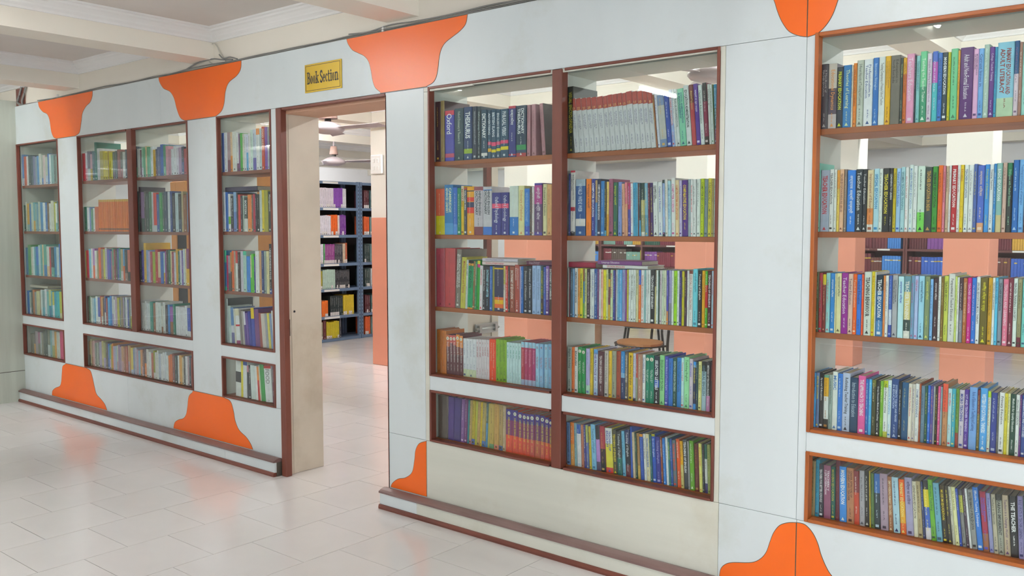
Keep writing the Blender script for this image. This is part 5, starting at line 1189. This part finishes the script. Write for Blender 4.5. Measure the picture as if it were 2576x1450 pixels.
def tube_light(x, y, z, L, mt, label, group, along='y'):
    e = empty('tube_light', (x, y, z)); tag(e, label, 'lamp', group)
    if along == 'x': e.rotation_euler[2] = math.pi / 2
    rectpart('batten', e, -.018, .018, -L / 2, L / 2, .02, .045, 'white_plastic', .003)
    MB().tube([(0, -L / 2 + .015, 0), (0, L / 2 - .015, 0)], .014, mt, 6, caps=False).build('lamp_tube', e)
    for s_ in (-1, 1): MB().tube([(0, s_ * (L / 2 - .016), 0), (0, s_ * L / 2, 0)], .0155, 'white_plastic', 12).build('end_cap', e)
    for s_ in (-1, 1): rectpart('holder', e, -.012, .012, s_ * (L / 2 - .012) - .008, s_ * (L / 2 - .012) + .008, -.004, .025, 'white_plastic')
    return e
GF, GB = 'tube lamps of the front hall', 'added tube lamps of the book section'
tube_light(-3.475, -2.74, 2.525, .6, 'tube_front', 'short white tube lamp fixed low on the beam above the doorway', GF)
for x, y in ((-5.045, -1.8), (-7.165, -1.3), (-1.365, -1.8), (-8.82, -1.8), (.52, -1.75), (2.3, -1.75), (.52, -5.6), (2.3, -5.6), (4.2, -5.6), (-7.165, -3.1), (-9.0, -5.6), (-10.8, -5.6), (-10.54, -4.4), (-8.705, -4.4), (-7.165, -5.6)):  # first few follow the header shadows; the rest are added to brighten the hall
    tube_light(x, y, 2.64, .9, 'tube_front', 'long white tube lamp on a front hall beam, in a set mostly added for brightness', GF)
tube_light(-12.665, 7.6, 2.69, 1.2, 'fill_tube_back', 'long white tube lamp added to brighten the end wall behind the steel racks', GB)  # unseen lamp added so the wall above the rack turns bright
for i in range(0, 7):  # tubes added out of view to light the book section
    x = (BX[i] + BX[i + 1]) / 2
    tube_light(x, 1.65, ZC - .047, 1.2, 'fill_tube_back', 'long white tube lamp added out of view in a coffer right behind the partition', GB, 'x')
    tube_light(x, 3.285, 2.66, 1.2, 'fill_tube_back', 'long white tube lamp added out of view behind the beam over the pillars', GB, 'x')
    if i % 2: tube_light(x, 6.595, 2.66, 1.2, 'fill_tube_back', 'long white tube lamp added out of view behind the farther beam', GB, 'x')
# ================================================================== THE BOOK SECTION BEHIND
# ---- steel racks seen through the doorway; fronts face +x
def rack(y0, label):
    W_, D_, H_ = .915, .38, 2.09
    e = empty('steel_rack', (-9.07, y0, 0)); tag(e, label, 'rack', 'blue steel racks')
    pb = MB()
    for sx_ in (0, -D_ + .035):
        for sy in (0, W_ - .035):
            q = MB()
            fx = 0 if sx_ == 0 else -D_
            q.box(sx_ - .035 if sx_ == 0 else -D_, sx_ if sx_ == 0 else -D_ + .035, sy, sy + .035, 0, H_, 'steel_blue')
            if sx_ == 0:
                for n_ in range(40): q.box(.0, .0008, sy + .013, sy + .021, .06 + n_ * .05, .085 + n_ * .05, 'steel_dark')
            q.build('post', e)
    for z_ in (.04, .335, .69, 1.02, 1.39, 1.745, 2.085):
        q = MB(); q.box(-D_, .002, .002, W_ - .002, z_ - .006, z_, 'steel_blue'); q.box(-.001, .003, .034, W_ - .034, z_ - .036, z_, 'steel_blue')
        q.build('shelf', e)
        if z_ > .1: rectpart('label_strip', e, .003, .0045, .3, .55, z_ - .032, z_ - .006, 'paper')
    q = MB()
    for s_ in (0, 1):
        q.tube([(-D_ + .01, .03 + s_ * (W_ - .06), .3), (-D_ + .01, W_ - .03 - s_ * (W_ - .06), 1.9)], .006, 'steel_dark', 6)
    q.build('cross_brace', e)
    rectpart('back_panel', e, -D_ - .004, -D_, 0, W_, .03, H_, 'steel_dark')  # added dark sheet; its colour stands in for the shade behind the rack
    return e
rack(3.775, 'blue grey slotted steel rack with white labels seen through the doorway')
rack(4.70, 'second blue grey steel rack partly hidden by the salmon pillar')
rack(2.855, 'blue grey steel rack standing behind the door reveal')
RB = [   # shelf height, list of (start, colour, width, count, height)
    (1.745, [(-.17, 'e4dce4', .03, 15, .25), (.28, '8a50b0', .03, 5, .25), (.43, 'e8e8ec', .03, 2, .25)]),
    (1.39, [(-.17, '4a98b8', .03, 4, .24), (-.04, 'ece8f0', .03, 9, .25), (.235, 'e86a28', .035, 3, .26), (.345, 'e8e0dc', .03, 1, .26), (.38, '7a3f98', .034, 3, .26)]),
    (1.02, [(-.17, 'ece8f0', .03, 9, .25), (.11, '58a868', .02, 1, .25), (.13, '9a4a90', .026, 6, .25), (.29, '4a4a50', .026, 5, .25), (.42, 'd8c8b0', .022, 2, .26), (.465, 'b85a38', .03, 1, .26)]),
    (.69, [(-.17, '4a58b0', .03, 5, .24), (-.01, 'a8a030', .03, 3, .24), (.085, 'c0dccc', .034, 6, .25), (.29, '3a3c40', .024, 10, .24)]),
    (.335, [(-.17, 'e88060', .05, 3, .22), (-.02, 'd84a70', .04, 2, .22), (.065, 'f07828', .05, 2, .2), (.2, '283434', .03, 7, .26), (.42, 'e4c838', .03, 6, .26)]),
    (.04, [(-.17, 'e07058', .03, 6, .22), (.015, 'a8a888', .03, 2, .22), (.08, '6a3030', .05, 1, .24), (.135, 'd8c830', .03, 7, .22), (.35, '4a4a50', .03, 1, .25)]),
]
def rack_book(y, z_, w, h, c, x=-9.09, d=.2):
    bands = [(0.0, hexc(c))]
    if rnd.random() < .5: bands.append((.82, hexc('e8e4e0')))
    T = lambda v: np.stack([x - v[:, 1], y + v[:, 0], z_ + v[:, 2]], 1)
    let = letter_geo(w, h, '', '4a4a4a' if sum(hexc(c)[:3]) > .7 else 'e4e4e4', rnd)
    for q in (cover_geo(w, d, h, bands, hexc(c)), pages_geo(w, d, h, PAGE[2]), let): stuff.merge(q, T)
for y0 in (3.775, 4.70, 2.855):
    for z_, gs in RB:
        if y0 == 4.70: gs = [(.04, rnd.choice(['e8a030', '5a2a30', 'e86a38', '3a4a48']), .03, 3, .24), (.15, rnd.choice(['c8d0d0', '7a9a98', 'c8c0a8', '4a6a68']), .028, 5, .24), (.32, 'a8a098', .03, 12, .23)]
        for st, c, w, n_, h in gs:
            for j in range(n_):
                yy = y0 + (.215 if y0 == 3.775 else .045) + st + j * w
                if yy + w > y0 + .88: break
                rack_book(yy, z_ + .001, w - .002, h + rnd.uniform(-.006, .006), c)
# ---- dark wooden bookcases along the far wall
def far_case(x0, label):
    W_, D_ = 1.6, .35
    e = empty('wooden_bookcase', (x0, YB - .01, 0)); tag(e, label, 'bookcase', 'dark wooden bookcases on the far wall')
    for x in (0, W_ / 2 - .0125, W_ - .025): rectpart('upright', e, x, x + .025, -D_, 0, 0, 2.1, 'wood_red')
    for z_ in (.06, .515, .86, 1.205, 1.55, 1.895, 2.1):
        for a in (.025, W_ / 2 + .0125):
            rectpart('shelf', e, a, a + W_ / 2 - .0375, -D_ + .005, 0, z_ - .03, z_, 'wood_red')
    rectpart('back', e, .0, W_, -.008, 0, .0, 2.1, 'wood_red')
    rectpart('label_strip', e, .52, .68, -D_ - .001, -D_ + .005, 1.18, 1.202, 'paper')
    rectpart('label_strip', e, 1.25, 1.41, -D_ - .001, -D_ + .005, 1.18, 1.202, 'paper')
    return e
SERIES = ['6a2430', '7a2838', '3a68c8', '4a90e0', '2a5a48', 'd8c020', '8ab8a8', '5a4a40', '8a50a0', 'e0b040', 'a8b8c0', '6a2430', '704038', '6a2430', '7a2838', '5a2028', '6a3038']
n = 0
for x0 in [-9.8 + 1.605 * i for i in range(8)]:
    n += 1
    far_case(x0, 'dark red wooden bookcase of uniform volumes on the far wall')
    for z_ in (.06, .515, .86, 1.205, 1.55):
        for a in (.03, .82):
            x = x0 + a
            while x < x0 + a + .74:
                c = rnd.choice(SERIES); w = rnd.uniform(.028, .045); h = rnd.uniform(.22, .28)
                for j in range(rnd.randint(4, 9)):
                    if x > x0 + a + .71: break
                    bands = [(0.0, hexc(c)), (.2, hexc(rnd.choice(['d8b848', c, 'e0e0d8']))), (.26, hexc(c))]
                    hh = h + rnd.uniform(-.004, .004)
                    T = lambda v, x=x: np.stack([x + v[:, 0], YB - .3 + v[:, 1], z_ + .001 + v[:, 2]], 1)
                    stuff.merge(cover_geo(w - .001, .18, hh, bands, hexc(c)), T); stuff.merge(pages_geo(w - .001, .18, hh, PAGE[0]), T)
                    x += w
                x += .004
so = stuff.build('shelved_books')
tag(so, 'smaller and farther books packed on the shelves, rack and far bookcases', 'books', kind='stuff')

# ---- plywood cupboard with a glazed door, behind the bookcase next to the doorway
cb = empty('cupboard', (-7.5, 1.6, 0)); tag(cb, 'tan plywood cupboard with a dark glazed door behind the partition', 'cupboard')
rectpart('body', cb, -.9, .9, .02, .4, 0, 1.98, 'ply')
for x0, x1 in ((-.9, -.8), (-.62, -.52)): rectpart('door_stile', cb, x0, x1, 0, .02, .05, 1.95, 'ply', .002)
for z0, z1 in ((.05, .15), (1.85, 1.95)): rectpart('door_rail', cb, -.8, -.62, 0, .02, z0, z1, 'ply', .002)
rectpart('glass_pane', cb, -.8, -.62, .008, .012, .15, 1.85, 'dark_glass')
rectpart('door_inside', cb, -.8, -.62, .0135, .0195, .15, 1.85, 'steel_dark')
for x0, x1 in ((-.5, .2), (.24, .9)): rectpart('door', cb, x0, x1, 0, .02, .05, 1.95, 'ply', .002)
rectpart('door_gap', cb, .2, .24, .004, .02, .05, 1.95, 'steel_dark')
MB().tube([(.29, -.02, 1.0), (.29, -.02, 1.12)], .006, 'steel', 8).build('handle', cb)

# ---- ceiling fans
def fan(x, y, zb, rz, label, cs=1.0):
    e = empty('ceiling_fan', (x, y, zb), rz); tag(e, label, 'fan', 'ceiling fans of the book section')
    MB().tube([(0, 0, .1), (0, 0, ZC - zb)], .011, 'fan_metal', 10).build('down_rod', e)
    MB().lathe([(.055 * cs, .115 + .165 * cs), (.062 * cs, .115 + .155 * cs), (.088 * cs, .12), (.086 * cs, .115)], (0, 0, 0), 'fan_brown').build('lower_canopy', e)
    MB().tube([(0, 0, .07), (0, 0, .13)], .03, 'steel_dark', 12).build('neck', e)
    MB().lathe([(.06, ZC - zb - .0), (.05, ZC - zb - .08), (.015, ZC - zb - .1)], (0, 0, 0), 'fan_brown').build('upper_canopy', e)
    MB().lathe([(.03, .09), (.05, .085), (.11, .06), (.15, .035), (.152, .02), (.135, .0), (.07, -.018), (.02, -.022)], (0, 0, 0), 'fan_metal').build('motor', e)
    for k_ in range(3):
        a = k_ * 2 * math.pi / 3
        q = MB(); R_ = Matrix.Rotation(a, 4, 'Z')
        pts = [(.11, -.03, .03), (.2, -.05, .034), (.6, -.065, .04), (.62, .06, .02), (.2, .05, .022), (.11, .03, .022)]
        vs = [R_ @ Vector((p_[0], p_[1], p_[2] + dz)) for dz in (0, .003) for p_ in pts]
        q.add(vs, [tuple(range(6))[::-1], tuple(range(6, 12))] + [(i, (i + 1) % 6, 6 + (i + 1) % 6, 6 + i) for i in range(6)], 'fan_metal')
        q.build('blade', e)
    return e
fan(-6.39, 2.0, 2.355, .2, 'ceiling fan hanging nearest the doorway')
fan(-8.75, 4.0, 2.28, .55, 'ceiling fan hanging over the blue steel racks', .62)
fan(-4.2, 5.2, 2.3, .9, 'ceiling fan hanging behind the middle pillars')
fan(-2.4, 1.6, 2.36, .2, 'ceiling fan hanging behind the beige edged bookcase')

# ---- chairs and table between the pillars
def chair(x, y, rz, label):
    e = empty('chair', (x, y, 0), rz); tag(e, label, 'chair', 'chairs in the book section')
    n_ = 20; prof = []
    q = MB()
    ring = [(.23 * math.cos(2 * math.pi * i / n_) * (1 + .08 * math.cos(4 * math.pi * i / n_)), .21 * math.sin(2 * math.pi * i / n_)) for i in range(n_)]
    q.add([(a, b_, z_) for z_ in (.435, .455) for a, b_ in ring], [tuple(range(n_))[::-1], tuple(range(n_, 2 * n_))] + [(i, (i + 1) % n_, n_ + (i + 1) % n_, n_ + i) for i in range(n_)], 'seat_wood')
    q.build('seat', e)
    for sx_ in (-1, 1):
        MB().tube(bez([(sx_ * .2, .2, 0), (sx_ * .19, .19, .2), (sx_ * .17, .16, .43)], 5), .013, 'steel_dark', 8).build('leg', e)
        MB().tube(bez([(sx_ * .2, -.22, 0), (sx_ * .19, -.2, .25), (sx_ * .185, -.19, .45), (sx_ * .18, -.23, .82)], 6), .013, 'steel_dark', 8).build('leg', e)
    MB().tube(bez([(-.18, -.2, .43), (-.2, 0, .425), (-.17, .17, .43), (0, .2, .43), (.17, .17, .43), (.2, 0, .425), (.18, -.2, .43)], 5), .01, 'steel_dark', 8).build('seat_frame', e)
    for z_ in (.6, .72): MB().tube(bez([(-.185, -.21 - (z_ - .6) * .1, z_), (0, -.235 - (z_ - .6) * .1, z_), (.185, -.21 - (z_ - .6) * .1, z_)], 6), .011, 'steel_dark', 8).build('back_bar', e)
    MB().tube([(-.19, .185, .22), (.19, .185, .22)], .008, 'steel_dark', 8).build('stretcher', e)
    q = MB()
    q.box(-.18, .18, -.245, -.228, .73, .83, 'seat_wood', .006)
    q.build('backrest', e)
    return e
chair(-4.17, 3.75, 2.5, 'dark steel chair with a round wooden seat beside the salmon pillar')
chair(-4.95, 5.1, 2.2, 'dark steel chair drawn back from the reading table')
chair(-3.6, 5.25, 2.9, 'dark steel chair standing behind the reading table')
tb = empty('reading_table', (-4.3, 4.35, 0), .35); tag(tb, 'tan wooden reading table behind the round seated chair', 'table')
rectpart('table_top', tb, -.75, .75, -.3, .3, .72, .75, 'table_wood', .004)
for sx_ in (-1, 1):
    for sy in (-1, 1): rectpart('leg', tb, sx_ * .68 - .03, sx_ * .68 + .03, sy * .25 - .03, sy * .25 + .03, 0, .72, 'table_wood', .003)
rectpart('apron', tb, -.65, .65, -.26, -.24, .62, .72, 'table_wood'); rectpart('apron', tb, -.65, .65, .24, .26, .62, .72, 'table_wood')
